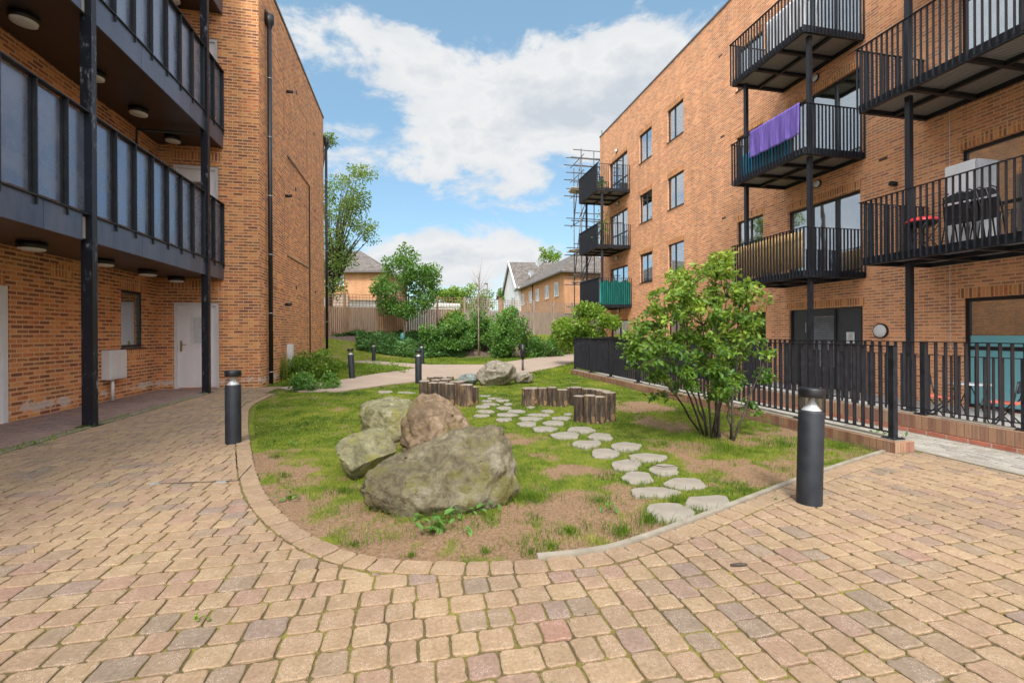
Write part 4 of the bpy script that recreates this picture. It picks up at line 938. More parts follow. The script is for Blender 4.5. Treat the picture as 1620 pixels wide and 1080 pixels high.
RK5=rock_mat('rock_blue',(.12,.14,.13),(.22,.25,.24),(.34,.36,.33),(.12,.15,.05),.3)
def rock(label,mat,outline,d,depth,seed,facets=10,rough=.05,pw=.75,fz=.2,group=None,tilt=.0):
    """closed boulder: outline (photo pixels) gives its measured height and width at distance d, depth its thickness along the view"""
    pts=[P(x,y,d) for x,y in outline]; c=sum(pts,Vector())/len(pts); rt=Vector((math.cos(YAW),-math.sin(YAW),0)); fw=Vector((math.sin(YAW),math.cos(YAW),0)); up=Vector((0,0,1))
    q=[((p-c).dot(rt),(p-c).z) for p in pts]; n=len(q)
    def rad(th):
        dx,dy=math.cos(th),math.sin(th); best=.01
        for i in range(n):
            ax,ay=q[i]; bx,by=q[(i+1)%n]; ex,ey=bx-ax,by-ay; den=dx*ey-dy*ex
            if abs(den)<1e-9: continue
            t=(ax*ey-ay*ex)/den; u=(ax*dy-ay*dx)/den
            if t>0 and -1e-6<=u<=1+1e-6: best=max(best,t)
        return best
    NT,NP=(168,92) if d<7 else (80,44); rs=[rad(2*math.pi*i/NT) for i in range(NT)]
    rs=[(rs[i-1]+2*rs[i]+rs[(i+1)%NT])/4 for i in range(NT)]
    r0=random.Random(seed); pl=[]
    for i in range(facets):
        v=Vector((r0.gauss(0,1),-abs(r0.gauss(0,1.0)) if i%3 else abs(r0.gauss(0,1)),r0.gauss(.25,.8))).normalized(); pl.append((v,r0.uniform(.62,.84)))
    V=[];
    R0=max(rs)
    for j in range(NP+1):
        ph=-math.pi/2+math.pi*j/NP
        for i in range(NT):
            th=2*math.pi*i/NT; w=abs(math.cos(ph))**pw; dd=math.copysign(abs(math.sin(ph))**pw,math.sin(ph))
            a=rs[i]*w; loc=Vector((a*math.cos(th),dd*depth/2,a*math.sin(th)))
            nl=Vector((math.cos(th)*w,dd,math.sin(th)*w))   # normalised-ball position
            for (pn,pd) in pl:
                e=nl.dot(pn)
                if e>pd: k1=min(1,max(0,(abs(dd)-.12)/.3)); loc*= (pd/e)**(.9*k1)
            # facet cutting fades towards the silhouette so its height and width stay as measured
            V.append(loc)
    out=[]
    for p in V:
        s=p*(1.0/R0); nz=noise.fractal(Vector((s.x*1.6+seed,s.y*1.6,s.z*1.6)),.7,2.0,5); rg=abs(noise.noise(Vector((s.x*3+seed*2,s.y*3,s.z*3)))); rg2=abs(noise.noise(Vector((s.x*8+seed*2,s.y*8,s.z*8))))
        k_=1+rough*nz*1.6-rough*1.3*(.35-rg if rg<.35 else 0)-rough*.5*(.25-rg2 if rg2<.25 else 0); p=p*k_
        rg3=abs(noise.noise(Vector((s.x*19+seed,s.y*19,s.z*19)))); p=p*(1-rough*.22*(.3-rg3 if rg3<.3 else 0))
        out.append((p.x,p.y+depth/2*.75+p.z*tilt,p.z))
    # fit the finished silhouette to the measured width and height
    out=np.array(out); X0,X1=min(x for x,y in outline),max(x for x,y in outline); Y0=min(y for x,y in outline)
    def proj(o):
        wx=c.x+rt.x*o[:,0]+fw.x*o[:,1]; wy=c.y+rt.y*o[:,0]+fw.y*o[:,1]; wz=c.z+o[:,2]; dp=wx*fw.x+wy*fw.y; u=(wx*rt.x+wy*rt.y)/dp; k=wz>-.02
        return (810+F*u)[k],(527-F*(wz-EYE)/dp)[k]
    for _ in range(6):
        u,v=proj(out); dpx=F/d; sx=(X1-X0)/(u.max()-u.min()); out[:,0]*=sx; u,v=proj(out); out[:,0]+=((X0+X1)/2-(u.max()+u.min())/2)/dpx
        dz=(v.min()-Y0)/dpx; zb=-c.z; top=out[:,2].max(); out[:,2]=zb+(out[:,2]-zb)*(1+dz/(top-zb))
    out=[c+rt*float(a)+fw*float(b)+up*max(float(e_),-.12-c.z) for a,b,e_ in out]
    mb=MB(); mb.add(out,[(j*NT+i,j*NT+(i+1)%NT,(j+1)*NT+(i+1)%NT,(j+1)*NT+i) for j in range(NP) for i in range(NT)],True)
    base=c.copy(); base.z=0; o=mb.build('boulder',mat,loc=base); props(o,label,'boulder',group); return o
GRB='landscape boulders on the lawn'
def rock_hull(label,mat,pts,seed,crag=.03,cuts=3,relax=2):
    """angular boulder: solid convex body through measured points (photo x, y, distance), worn round and cracked"""
    P3=[P(x,y,d) for x,y,d in pts]; base=sum(P3,Vector())/len(P3); base.z=0
    low=[Vector((p.x*.8+base.x*.2,p.y*.8+base.y*.2,-.15)) for p in P3 if p.z<.3] if label[:5]!='small' else [Vector((p.x*.5+base.x*.5,p.y*.5+base.y*.5+.06,-.1)) for p in P3 if p.z<.4]
    bm=bmesh.new()
    for p in P3+low: bm.verts.new(p)
    r=bmesh.ops.convex_hull(bm,input=bm.verts); 
    for v in [v for v in bm.verts if not v.link_faces]: bm.verts.remove(v)
    bmesh.ops.triangulate(bm,faces=bm.faces)
    for k in range(6):
        e=[e for e in bm.edges if e.calc_length()>(.028 if k>3 else .06)]
        if not e or len(bm.verts)>26000: break
        bmesh.ops.subdivide_edges(bm,edges=e,cuts=1); bmesh.ops.triangulate(bm,faces=bm.faces)
        if k==3: 
            for _ in range(relax): bmesh.ops.smooth_vert(bm,verts=bm.verts,factor=.45,use_axis_x=True,use_axis_y=True,use_axis_z=True)
    bm.normal_update(); R0=max((v.co-base).length for v in bm.verts)
    for v in bm.verts:
        q=v.co*1.0+Vector((seed,seed*.7,0)); n=v.normal
        a=noise.fractal(q*2.2,.7,2.0,4)*crag*1.5
        rg=abs(noise.noise(q*3.4+Vector((3,1,7)))); rg2=abs(noise.noise(q*8.5)); rg3=noise.fractal(q*16,.6,2.0,3)
        a-=crag*1.3*max(0,1-rg/.16)**1.0*.6; a-=crag*.6*max(0,1-rg2/.14); a+=crag*.28*rg3
        v.co+=n*a
    me=bpy.data.meshes.new('boulder'); bm.to_mesh(me); bm.free()
    me.polygons.foreach_set('use_smooth',[True]*len(me.polygons)); o=link('boulder',me,loc=base,mat=mat); props(o,label,'boulder',GRB)
    print('boulder',len(me.vertices)); return o
rock_hull('largest boulder, a long grey green rock with flat sloping back in the foreground',RK1,[(565,778,3.5),(572,750,3.6),(600,732,3.8),(650,708,3.95),(702,687,4.05),(745,672,4.1),(793,674,4.0),(812,704,3.85),(823,742,3.8),(824,770,3.72),(808,790,3.6),(745,796,3.42),(690,800,3.38),(640,800,3.38),(595,792,3.5),(705,722,3.62),(770,722,3.6),(650,752,3.46),(790,745,3.55),(620,745,3.66),(620,760,4.4),(720,720,4.8),(800,730,4.6)],3,.03)
rock_hull('tall reddish brown pointed boulder standing behind the largest one',RK2,[(665,618,5.4),(684,617,5.45),(712,632,5.4),(732,652,5.3),(741,672,5.25),(738,705,5.1),(700,672,4.85),(690,722,4.85),(655,720,4.9),(652,655,5.0),(634,668,5.1),(632,705,5.05),(680,650,6.0),(640,690,5.95),(730,700,5.95)],29,.026,relax=1)
rock_hull('rounded mossy boulder left of the reddish pointed one',RK3,[(567,655,6.1),(571,640,6.3),(592,631,6.5),(618,626,6.6),(648,630,6.5),(655,645,6.3),(655,668,6.0),(645,652,5.75),(610,650,5.7),(592,648,5.8),(585,672,5.75),(600,692,5.65),(645,690,5.65),(575,672,5.9),(600,660,6.9),(650,660,6.9)],21,.02,relax=1)
rock_hull('small blocky yellow green boulder tilted at front left of the group',RK3,[(528,706,4.35),(535,697,4.45),(597,673,4.85),(612,680,4.8),(627,704,4.65),(626,714,4.55),(556,741,4.12),(534,722,4.2),(540,736,4.25),(556,750,4.2),(602,732,4.45),(600,700,5.1),(560,715,4.75)],34,.012,relax=0)
rock('large pale rounded boulder by the gravel path in the distance',RK4,[(752,594),(758,583),(775,575),(795,572),(812,578),(817,588),(815,600),(800,611),(775,615),(758,610)],11.6,1.0,41,9,.06,.8,group=GRB)
rock('low flat whitish rock just right of the pale distant boulder',RK4,[(812,596),(818,589),(832,588),(842,592),(844,601),(840,606),(815,607)],12.2,.5,51,6,.05,.7,group=GRB)
rock('dark bluish grey low rock just left of the pale distant boulder',RK5,[(722,601),(728,593),(740,590),(752,591),(757,600),(752,608),(724,609)],11.9,.5,61,7,.06,.8,group=GRB)
rock('pale rock peeking over the top of the large distant boulder',RK4,[(766,578),(772,572),(785,569),(798,573),(803,582),(800,600),(770,600)],13.0,.6,71,7,.05,.8,group=GRB)

# ------------------------------------------------------------ stepping stones
SLAB=pm('stone_slab',(.215,.185,.15),(.31,.27,.22),4,.9,bmp=.6,det=8,bd=.008)
ST=[(1058.5,807,80,33),(1119,792,78,25),(1035,776,81,17),(1084,762,72,19),(1008.5,753,54,20),(1051,741,52,18),(991,733,52,18),(1024,722,62,15),(957,715,46,17),(990,704,50,15),(950,689,43,11.5),(894,687,52,11),(928,700,49,13),(919,678,47,11),(862,677,42,9.5),(876,668,39,8),(834,669,36,8),(839.5,661,40,7),(888,660,36,6),(852,655,42,5),(797,662,28,5.5),(802,655,36,6),(762,656,28,5),(817,649,31,6),(768,649,33,4.5),(798,644,28,5.5),(764,642,26,5.5),(776,638,28,4),(867,649,24,4.5),(899,654,16,4),(804,638,15,4),(782,629,26,3.5),(795,632.5,24,4),(767,625,21,2.5),(770,633,18,3),(839.5,642.5,15,3),(609,619,27,4),(642,620,30,3.5)]
STP=[]
ORD=['first','second','third','fourth','fifth','sixth','seventh','eighth','ninth','tenth']
_r=sorted(range(14,36),key=lambda k:-ST[k][1]); ROWS={k:min(6,j//3) for j,k in enumerate(_r)}
def stone_label(i,x,y):
    base={0:'largest nearest stepping stone at the kerb, lower of the front pair',1:'front right stepping stone touching the corner by the kerb',2:'wide pointed stepping stone just behind the front pair',3:'right hand stepping stone in the second pair from the kerb',5:'cracked stepping stone with a thin dark twig lying across it',36:'left of two stepping stones left of the log seat',37:'right of two stepping stones beside the left log seat'}
    if i in base: return base[i]
    if i<14: return ['flat pale stone on the %s side of the curving row, %s from the kerb'%('right' if i in (3,5,7,9,11) else 'left',['','','','','third','third','fourth','fourth','fifth','fifth','sixth','seventh','eighth','ninth'][i])][0]
    rows=sorted(set(ROWS.values())); r=ROWS[i]; mem=sorted([k for k in ROWS if ROWS[k]==r],key=lambda k:ST[k][0]); o=ORD[mem.index(i)]
    return 'small stepping stone, %s from left in the %s row between the log seats'%(o,['front','second','third','fourth','fifth','sixth','backmost'][r])
for i,(cx,cy,w,h) in enumerate(ST):
    r0=random.Random(100+i); n=16; pts=[]; ph=r0.random()*6
    for k_ in range(n):
        a=2*math.pi*k_/n; e=1+.06*math.sin(2*a+ph)+.07*math.sin(5*a+ph*2)+.05*math.sin(3*a+ph)+.03*r0.uniform(-1,1)
        ca,sa=math.cos(a),math.sin(a); ca=math.copysign(abs(ca)**.85,ca); sa=math.copysign(abs(sa)**.85,sa)
        g_=G(cx+ca*w/2*e*.93,cy+sa*h/2*e*.93); pts.append((g_.x,g_.y))
    c=G(cx,cy); STP.append((c.x,c.y,max(math.hypot(p[0]-c.x,p[1]-c.y) for p in pts),pts))
    m=MB(); m.poly(pts,-.07,-.012+.006*r0.random()); o=m.build('stepping_stone',SLAB,loc=(c.x,c.y,0),bevel=.006); props(o,stone_label(i,cx,cy),'stepping stone','stepping stones set in the lawn')
g_=G(1053,737); m=MB(); m.tube([G(1030,735,.02),G(1050,738,.022),G(1072,737,.02)],[.003,.005,.002],6); o=m.build('twig',BARK,loc=tuple(g_)); props(o,'thin dark twig lying across a cracked stepping stone','twig')
m=MB(); a,b=G(1156,893,.012),G(1181,892,.012); m.tube([a,a.lerp(b,.5),b],[.006,.011,.007],8); o=m.build('dead_leaf_roll',BARK,loc=tuple(a)); props(o,'small dark curled stick lying on the right hand paving','stick')
t=thing('inspection_cover','thin metal edged paver filled inspection cover set in the left paving','cover',tuple(G(310,765))); m=MB()
for a,b in ((G(245,765,.004),G(375,760,.004)),(G(375,760,.004),G(398,735,.004))): m.beam(a,b,.005,.006)
m.build('edge_frame',BARK,t); m=MB()
for q in (G(247,764,.005),G(350,761,.005)): m.box(q.x-.04,q.y-.02,.0,q.x+.04,q.y+.02,.006)
m.build('corner_plate',GREYM,t)

# ------------------------------------------------------------ log seats
def logmat():
    m,nt,N,L,b=nmat('log_bark'); v=coords(N,L,'Object',(1,1,.16)); n=noi(N,L,v,22,7,.7,.5); n2=noi(N,L,coords(N,L,'Object'),6,6,.65); n3=noi(N,L,v,60,5,.7)
    c=ramp(N,L,n,[(.33,(.012,.008,.006)),(.47,(.06,.04,.028)),(.6,(.14,.095,.062)),(.75,(.26,.19,.12))]); c=mixc(N,L,math_(N,L,'MULTIPLY',math_(N,L,'GREATER_THAN',n2,.57),.75),c,ramp(N,L,n3,[(.3,(.2,.10,.035)),(.7,(.4,.27,.13))]))
    oi=N.new('ShaderNodeObjectInfo'); c=mixc(N,L,.7,c,ramp(N,L,oi.outputs['Random'],[(0,(.45,.42,.4)),(.5,(.9,.9,.9)),(1,(1.5,1.4,1.3))]),'MULTIPLY')
    L.new(c,b.inputs['Base Color']); b.inputs['Roughness'].default_value=.9; bump(N,L,b,math_(N,L,'ADD',n,math_(N,L,'MULTIPLY',n3,.4)),1,.02); return m
def cutmat():
    m,nt,N,L,b=nmat('cut_wood'); v=coords(N,L,'Object'); n=noi(N,L,v,9,6,.7); L.new(ramp(N,L,n,[(.3,(.12,.095,.07)),(.5,(.25,.205,.16)),(.7,(.36,.31,.26))]),b.inputs['Base Color']); b.inputs['Roughness'].default_value=.95; bump(N,L,b,noi(N,L,v,40,5),.5,.01); return m
LOGM=logmat(); CUT=cutmat()
def log(x,y,r,h,seed,lab,grp):
    t=thing('log_post',lab,'log',(x,y,0),grp); r0=random.Random(seed); h*=r0.uniform(.92,1.06); r*=r0.uniform(.92,1.12); n=28; k=10; V=[]; tx=r0.uniform(-.03,.03); ty=r0.uniform(-.03,.03)
    def rr(a,z): return r*(1+.13*noise.noise(Vector((math.cos(a)*1.3,math.sin(a)*1.3+seed,z*1.2)))+.07*noise.noise(Vector((math.cos(a)*5,math.sin(a)*5+seed,z*2)))+.04*math.sin(a*3+seed))
    for j in range(k+1):
        z=-.08+(h+.08)*j/k
        for i in range(n): a=2*math.pi*i/n; q=rr(a,z)*(1+.08*max(0,.08-z)/.1 if z<.08 else 1); V.append((x+tx*z+q*math.cos(a),y+ty*z+q*math.sin(a),z))
    m=MB(); m.add(V,[(j*n+i,j*n+(i+1)%n,(j+1)*n+(i+1)%n,(j+1)*n+i) for j in range(k) for i in range(n)],True); m.build('bark',LOGM,t)
    top=V[-n:]; m=MB(); c=Vector((x+tx*h,y+ty*h,h+.004)); ins=[Vector(p).lerp(c,.06)+Vector((0,0,.006)) for p in top]
    m.add(top+ins+[c+Vector((0,0,.003))],[(i,(i+1)%n,n+(i+1)%n,n+i) for i in range(n)]+[(n+i,n+(i+1)%n,2*n) for i in range(n)]); m.build('cut_end',CUT,t)
GL='upright logs of the left seat cluster'; GR='upright logs of the curved right seat'; GF='upright logs of the front right seat end'
lg=[(672,8.95,.10,.385),(685.5,8.85,.10,.385),(699,8.8,.095,.385),(711,8.7,.095,.385),(724,8.75,.085,.385),(738.5,8.6,.115,.385),(752,8.9,.055,.31),(682,10.0,.09,.40),(694,10.2,.1,.40),(705,10.0,.09,.39),(712,9.8,.08,.40),(690,9.4,.1,.37),(730,9.35,.1,.375),(672,9.4,.09,.38),(705,9.35,.11,.375),(718,9.2,.1,.375)]
for i,(px,d,r,h) in enumerate(lg): q=P(px,527,d); log(q.x,q.y,r,h,i*3.7,{5:'thick pale barked log at the right end of the left seat cluster',6:'short thin log stub beside the thick right end log'}.get(i,('%s log from the left in the front row of the left seat cluster'%ORD[i] if i<5 else 'brown log %s from the left in the %s row of the left seat cluster'%((ORD[i-7],'rear') if i<13 else (ORD[i-13],'middle')))),GL)
rg_=[(838,8.6,.155,.30),(858,8.6,.085,.285),(873,8.55,.095,.30),(889,8.5,.1,.30),(911,8.6,.1,.30),(900,8.7,.07,.28),(931,8.5,.09,.30),(942,8.2,.09,.31),(951,7.9,.09,.32),(960,7.65,.09,.33),(925,8.7,.08,.29)]
for i,(px,d,r,h) in enumerate(rg_): q=P(px,527,d); log(q.x,q.y,r,h,50+i*2.9,{0:'widest dark log at the left end of the curved seat'}.get(i,'weathered log, %s from the left along the curve of the right seat'%ORD[i] if i<9 else ('log nearest the railing in the curve of the right seat' if i==9 else 'short log behind the curve of the right seat')),GR)
fg=[(915,7.05,.085,.375),(932,6.95,.085,.37),(946,6.95,.1,.385),(962,7.1,.09,.39),(955,7.3,.08,.38)]
for i,(px,d,r,h) in enumerate(fg): q=P(px,527,d); log(q.x,q.y,r,h,90+i*2.3,['dark left end log of the front stump group','slim log second from the left in the front stump group','broad middle log of the front stump group','right end log of the front stump group','log hidden behind the right end of the front stump group'][i],GF)

# ------------------------------------------------------------ grass
def scatter_grass():
    Pn=[];H=[];Wd=[];Vv=[]
    N_=290000; xs=rng.uniform(-3.4,5.1,N_); d0=rng.random(N_)**1.0; ys=2.6+ (14.5-2.6)*rng.random(N_)**1.35
    rk=[(P(695,760,3.9),.55)]
    for x,y in zip(xs,ys):
        if not ((y<11.3 and sdist((x,y),GARD)[0]>.06) or y>=11.3): continue
        if y>=10.8 and inpoly((x,y),PATH): continue
        if y>=11.3 and x<-3.6: continue
        s=soil_amt(x,y); 
        if s>.75+.3*random.random(): continue
        if s>.1 and random.random()<(s-.1)*1.45: continue
        hit=False
        for (sx,sy,sr,pts) in STP:
            if abs(x-sx)<sr and abs(y-sy)<sr and inpoly((x,y),pts): hit=True; break
        if hit and random.random()<.985: continue
        tuft=fbm(x,y,5.5,3.5,3); f=.5+.5*tuft
        h=(.014+.030*max(0,f)*random.random()**.6+.03*max(0,tuft-.35))*(1.25 if s>.2 else 1)
        if hit: h*=.6
        Pn.append((x,y,hgt(x,y)-.003)); H.append(h); Wd.append(.0035 if y<6 else .007); v=.42+.55*fbm(x,y,11,.9,3)+random.gauss(0,.16)-.35*max(0,tuft-.25)+.15*s; Vv.append(v)
    o=blades('grass',Pn,np.array(H),np.array(Wd),np.array(Vv),GRASSM,.8); props(o,'short patchy green and mossy yellow grass over the garden bed','grass',kind='stuff')
    # coarser far lawn
    Pn=[];H=[];Vv=[]
    for _ in range(60000):
        y=random.uniform(13,28); x=random.uniform(-3.7,14); 
        if inpoly((x,y),PATH) or (y<14.6 and x>5) or (x>4.9 and y<14.6) or (y-.3*x)>25.0: continue
        Pn.append((x,y,hgt(x,y))); H.append(random.uniform(.04,.09)); Vv.append(.35+.4*fbm(x,y,11,.5,3)+random.gauss(0,.15))
    o=blades('grass',Pn,np.array(H),.02,np.array(Vv),GRASSM,.6); props(o,'brighter mown grass strips beyond the gravel path','grass',kind='stuff')
scatter_grass()
# tufts of taller grass: stuff
tp=[];th=[];tv=[]
for (px,py,n,hh,rr_) in [(1030,820,260,.09,.12),(1110,800,160,.08,.12),(985,838,260,.07,.16),(900,838,160,.06,.12),(870,862,120,.05,.09),(770,868,60,.05,.05),(560,858,140,.05,.12),(600,882,40,.04,.05),(650,875,50,.04,.05),(840,870,100,.05,.09),(950,790,200,.07,.15),(840,785,380,.09,.2),(700,822,300,.08,.25),(600,800,200,.07,.15),(545,775,200,.07,.14),(620,690,120,.08,.12),(1150,710,500,.08,.4),(1050,700,250,.06,.3),(1240,700,300,.07,.3),(1330,705,250,.08,.25),(1380,700,200,.12,.15),(1090,690,300,.07,.3),(450,750,90,.06,.07),(460,785,60,.05,.05),(437,720,100,.06,.08),(920,672,160,.06,.2),(845,642,200,.06,.3),(1010,760,120,.06,.1),(1070,790,150,.08,.1),(690,640,150,.07,.3),(780,612,260,.08,.5),(840,610,200,.08,.4)]:
    c=G(px,py)
    for _ in range(n):
        a=random.random()*6.28; q=rr_*abs(random.gauss(0,.6)); x=c.x+q*math.cos(a)*1.3; y=c.y+q*math.sin(a)
        if y<11 and sdist((x,y),GARD)[0]<.02: continue
        if any(abs(x-q_[0])<q_[2] and abs(y-q_[1])<q_[2] and inpoly((x,y),q_[3]) for q_ in STP): continue
        tp.append((x,y,-.02)); th.append(hh*random.uniform(.4,1.1)); tv.append(.3+random.gauss(0,.15))
for (sx,sy,sr,pts) in STP:
    for i in range(len(pts)):
        a=Vector(pts[i]); b=Vector(pts[(i+1)%len(pts)])
        for _ in range(int((b-a).length*150*random.random())+1):
            p_=a.lerp(b,random.random()); o_=(p_-Vector((sx,sy))).normalized()*abs(random.gauss(0,.018)); x,y=p_.x+o_.x,p_.y+o_.y
            if y<11 and sdist((x,y),GARD)[0]<.05: continue
            tp.append((x,y,-.022)); th.append(random.uniform(.02,.055)); tv.append(.35+random.gauss(0,.18))
for _ in range(230):
    cx_,cy_=random.uniform(-2.8,5),2.7+8*random.random()**1.5
    if sdist((cx_,cy_),GARD)[0]<.1: continue
    rr_=random.uniform(.04,.14); hh=random.uniform(.02,.055); vv=random.uniform(.15,.7)
    for _ in range(random.randint(20,70)):
        x=cx_+random.gauss(0,rr_); y=cy_+random.gauss(0,rr_*.7)
        if sdist((x,y),GARD)[0]<.03 or any(abs(x-q_[0])<q_[2] and abs(y-q_[1])<q_[2] and inpoly((x,y),q_[3]) for q_ in STP): continue
        tp.append((x,y,-.022)); th.append(hh*random.uniform(.4,1.2)); tv.append(vv+random.gauss(0,.12))
o=blades('grass_tufts',tp,np.array(th),.0045,np.array(tv),GRASSM,1.0); props(o,'taller tufts of grass round the rocks, slabs and bare soil','grass',kind='stuff')
# moss and sprouts in paving joints
tp=[];th=[];tv=[]
for (px,py,n) in [(620,1,0)]: pass
for _ in range(5200):
    y=random.uniform(1,12); x=random.uniform(-4.7,-2.2) if random.random()<.6 else random.uniform(-4.64,-4.5)
    if sdist((x,y),GS)[0]>-.02: continue
    if random.random()<.35: x=-4.58+random.gauss(0,.04); y=5+abs(random.gauss(0,3.5))
    elif random.random()<.9: continue
    tp.append((x,y,-.005)); th.append(random.uniform(.015,.06)); tv.append(.35+random.gauss(0,.15))
o=blades('joint_weeds',tp,np.array(th),.005,np.array(tv),GRASSM,1.0); props(o,'tiny grass sprouts along the concrete strip by the left columns','grass',kind='stuff')
q=[]
for _ in range(420):
    x=random.uniform(-4.4,5.3); y=random.uniform(1.2,9)
    if x<-2 or y<2.7 or sdist((x,y),GS)[0]<-.05: q.append((x,y,.004))
o=leaf_mesh('leaf_litter',np.array(q),rng.uniform(.006,.018,len(q)),leafmat('dry_leaf',[(0,(.08,.05,.03)),(.6,(.22,.15,.07)),(1,(.2,.22,.06))],.1),None,up=.9,asp=.6); props(o,'tiny dry leaves and crumbs scattered over the paving','leaf litter',kind='stuff')
# stones and crumbs on the bare soil
def crumbs():
    mb=MB(); 
    for _ in range(3800):
        s=random.choice(SOIL); x=s[0]+random.gauss(0,.6)*s[2]; y=s[1]+random.gauss(0,.6)*s[3]
        if sdist((x,y),GARD)[0]<.06 or y<2.6: continue
        r=random.uniform(.0025,.008); z=hgt(x,y); pts=[Vector((random.uniform(-1,1),random.uniform(-1,1),0)).normalized()*r for _ in range(0)]
        a0=random.random()*6; b=[(x+r*math.cos(a0+k_*1.57)*random.uniform(.6,1.3),y+r*math.sin(a0+k_*1.57)*random.uniform(.6,1.3),z-.001) for k_ in range(4)]; mb.add(b+[(x,y,z+r*.8)],[(0,1,4),(1,2,4),(2,3,4),(3,0,4)])
    o=mb.build('soil_crumbs',pm('crumb',(.14,.085,.055),(.34,.24,.17),30,.95)); props(o,'small stones and crumbs scattered on the bare soil','gravel',kind='stuff')
crumbs()

# ------------------------------------------------------------ plants
def blob_points(c,r,n,squash=(1,1,1)):
    q=rng.normal(size=(n,3)); q/=np.linalg.norm(q,axis=1)[:,None]; rr=rng.random(n)**.45; return q*rr[:,None]*np.array(squash)*r+np.array(c),q
def bush(name,label,cat,base,blobs,nleaf,ls,mat,group=None,asp=.6,up=.4,stem=True,kind=None,vb=.5):
    t=thing(name,label,cat,tuple(base),group)
    Pp=[];O=[];Vl=[]; tot=sum(b[3]**2 for b in blobs)
    for (x,y,z,r,*sq) in blobs:
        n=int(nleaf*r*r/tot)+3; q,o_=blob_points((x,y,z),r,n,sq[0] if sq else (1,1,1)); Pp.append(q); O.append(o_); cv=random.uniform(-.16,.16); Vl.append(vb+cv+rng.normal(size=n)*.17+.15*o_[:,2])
    Pp=np.concatenate(Pp);O=np.concatenate(O);Vl=np.concatenate(Vl); k_=Pp[:,2]>base[2]+.01; Pp,O,Vl=Pp[k_],O[k_],Vl[k_]
    leaf_mesh('foliage',Pp,ls*rng.uniform(.7,1.25,len(Pp)),mat,t,up=up,asp=asp,outdir=O,val=Vl,droop=.2)
    if stem:
        m=MB(); b=Vector(base)
        for bl in blobs[:14]:
            e=Vector(bl[:3]); m.tube([b-Vector((0,0,.05)),b.lerp(e,.5)+Vector((0,0,.1*(e-b).length)),e],[.012+.008*(e-b).length,.01+.004*(e-b).length,.004],6)
        m.build('stems',BARK,t)
    return t
# hero multi-stem shrub
def hero():
    b1=G(1130,688); t=thing('leafy_shrub','large leafy multi stem shrub growing in front of the black railing','shrub',tuple(b1))
    fw=Vector((math.sin(YAW),math.cos(YAW),0)); D=5.9; OUTL=[(978,548),(1000,505),(1012,470),(1040,445),(1075,425),(1108,402),(1140,396),(1162,398),(1160,425),(1175,440),(1212,456),(1222,475),(1200,500),(1212,520),(1205,545),(1222,570),(1218,600),(1180,612),(1150,630),(1115,630),(1080,610),(1050,600),(1036,634),(1026,620),(1010,590),(985,575)]
    ends=[]; r0=random.Random(5)
    while len(ends)<225:
        x=r0.uniform(975,1225); y=r0.uniform(395,636)
        if not inpoly((x,y),OUTL): continue
        ends.append(P(x,y,D+r0.gauss(0,.38)))
    for x,y in [(1150,398),(1160,400),(1128,410),(1100,420),(982,545),(990,528),(1222,472),(1215,600),(1190,640),(1028,630),(1030,600),(1205,655),(1190,470),(1225,600)]: 
        ends.append(P(x,y,D+r0.gauss(0,.1)))
    m=MB(); nodes=[]
    stems=[(1108,678,1010,560,-.2),(1114,685,1035,500,.2),(1120,687,1075,470,-.3),(1126,690,1100,450,.3),(1131,690,1130,440,0),(1136,690,1150,470,.3),(1125,688,1180,480,-.2),(1158,692,1180,520,.1),(1160,693,1210,570,-.1),(1118,686,1055,560,-.4),(1133,690,1140,560,-.4),(1156,690,1150,600,.2),(1140,688,1105,520,.4)]
    for (bx,by,ex,ey,dd) in stems:
        a=G(bx,by); e=P(ex,ey,D+dd); k=7; pts=[]; mid=a.lerp(e,.45)+Vector((r0.uniform(-.08,.08),r0.uniform(-.08,.08),.12))
        for i in range(k+1):
            s_=i/k; p=a*(1-s_)**2+mid*2*s_*(1-s_)+e*s_*s_; p=p+Vector((r0.gauss(0,.012),r0.gauss(0,.012),0)); pts.append(p)
            if i>2: nodes.append(p)
        pts[0]=a-Vector((0,0,.05)); m.tube(pts,[.015-.0013*i for i in range(k+1)],7)
    Pp=[];Dd=[];Vl=[]
    for e in ends:
        nd=min(nodes,key=lambda p:(p-e).length+max(0,p.z-e.z)*1.5); L_=(e-nd).length; mid=nd.lerp(e,.5)+Vector((0,0,.12*L_)); pts=[nd,nd.lerp(mid,.6)+Vector((r0.gauss(0,.01),0,0)),mid,mid.lerp(e,.55)+Vector((0,0,.02)),e]
        m.tube(pts,[.007,.006,.005,.0035,.002],5); cv=r0.gauss(0,.13)
        n=40
        for i in range(n):
            s_=r0.random()**.65; j=min(3,int(s_*4)); p=pts[j].lerp(pts[j+1],s_*4-j)
            if s_*L_< L_-.5: continue
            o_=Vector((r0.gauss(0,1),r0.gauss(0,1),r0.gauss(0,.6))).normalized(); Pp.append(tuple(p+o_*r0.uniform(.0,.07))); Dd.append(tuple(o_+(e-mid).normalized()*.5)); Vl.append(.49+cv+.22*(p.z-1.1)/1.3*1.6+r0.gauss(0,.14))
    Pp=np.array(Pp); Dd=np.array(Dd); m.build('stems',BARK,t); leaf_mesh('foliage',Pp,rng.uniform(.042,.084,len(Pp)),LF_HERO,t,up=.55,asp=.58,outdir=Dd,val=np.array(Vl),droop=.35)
    print('hero leaves',len(Pp))
hero()
def pxblobs(lst,d,spread=.3,seed=1):
    r0=random.Random(seed); out=[]
    for (x,y,r) in lst: p=P(x,y,d+r0.uniform(-1,1)*spread); out.append((p.x,p.y,p.z,r*d/F))
    return out
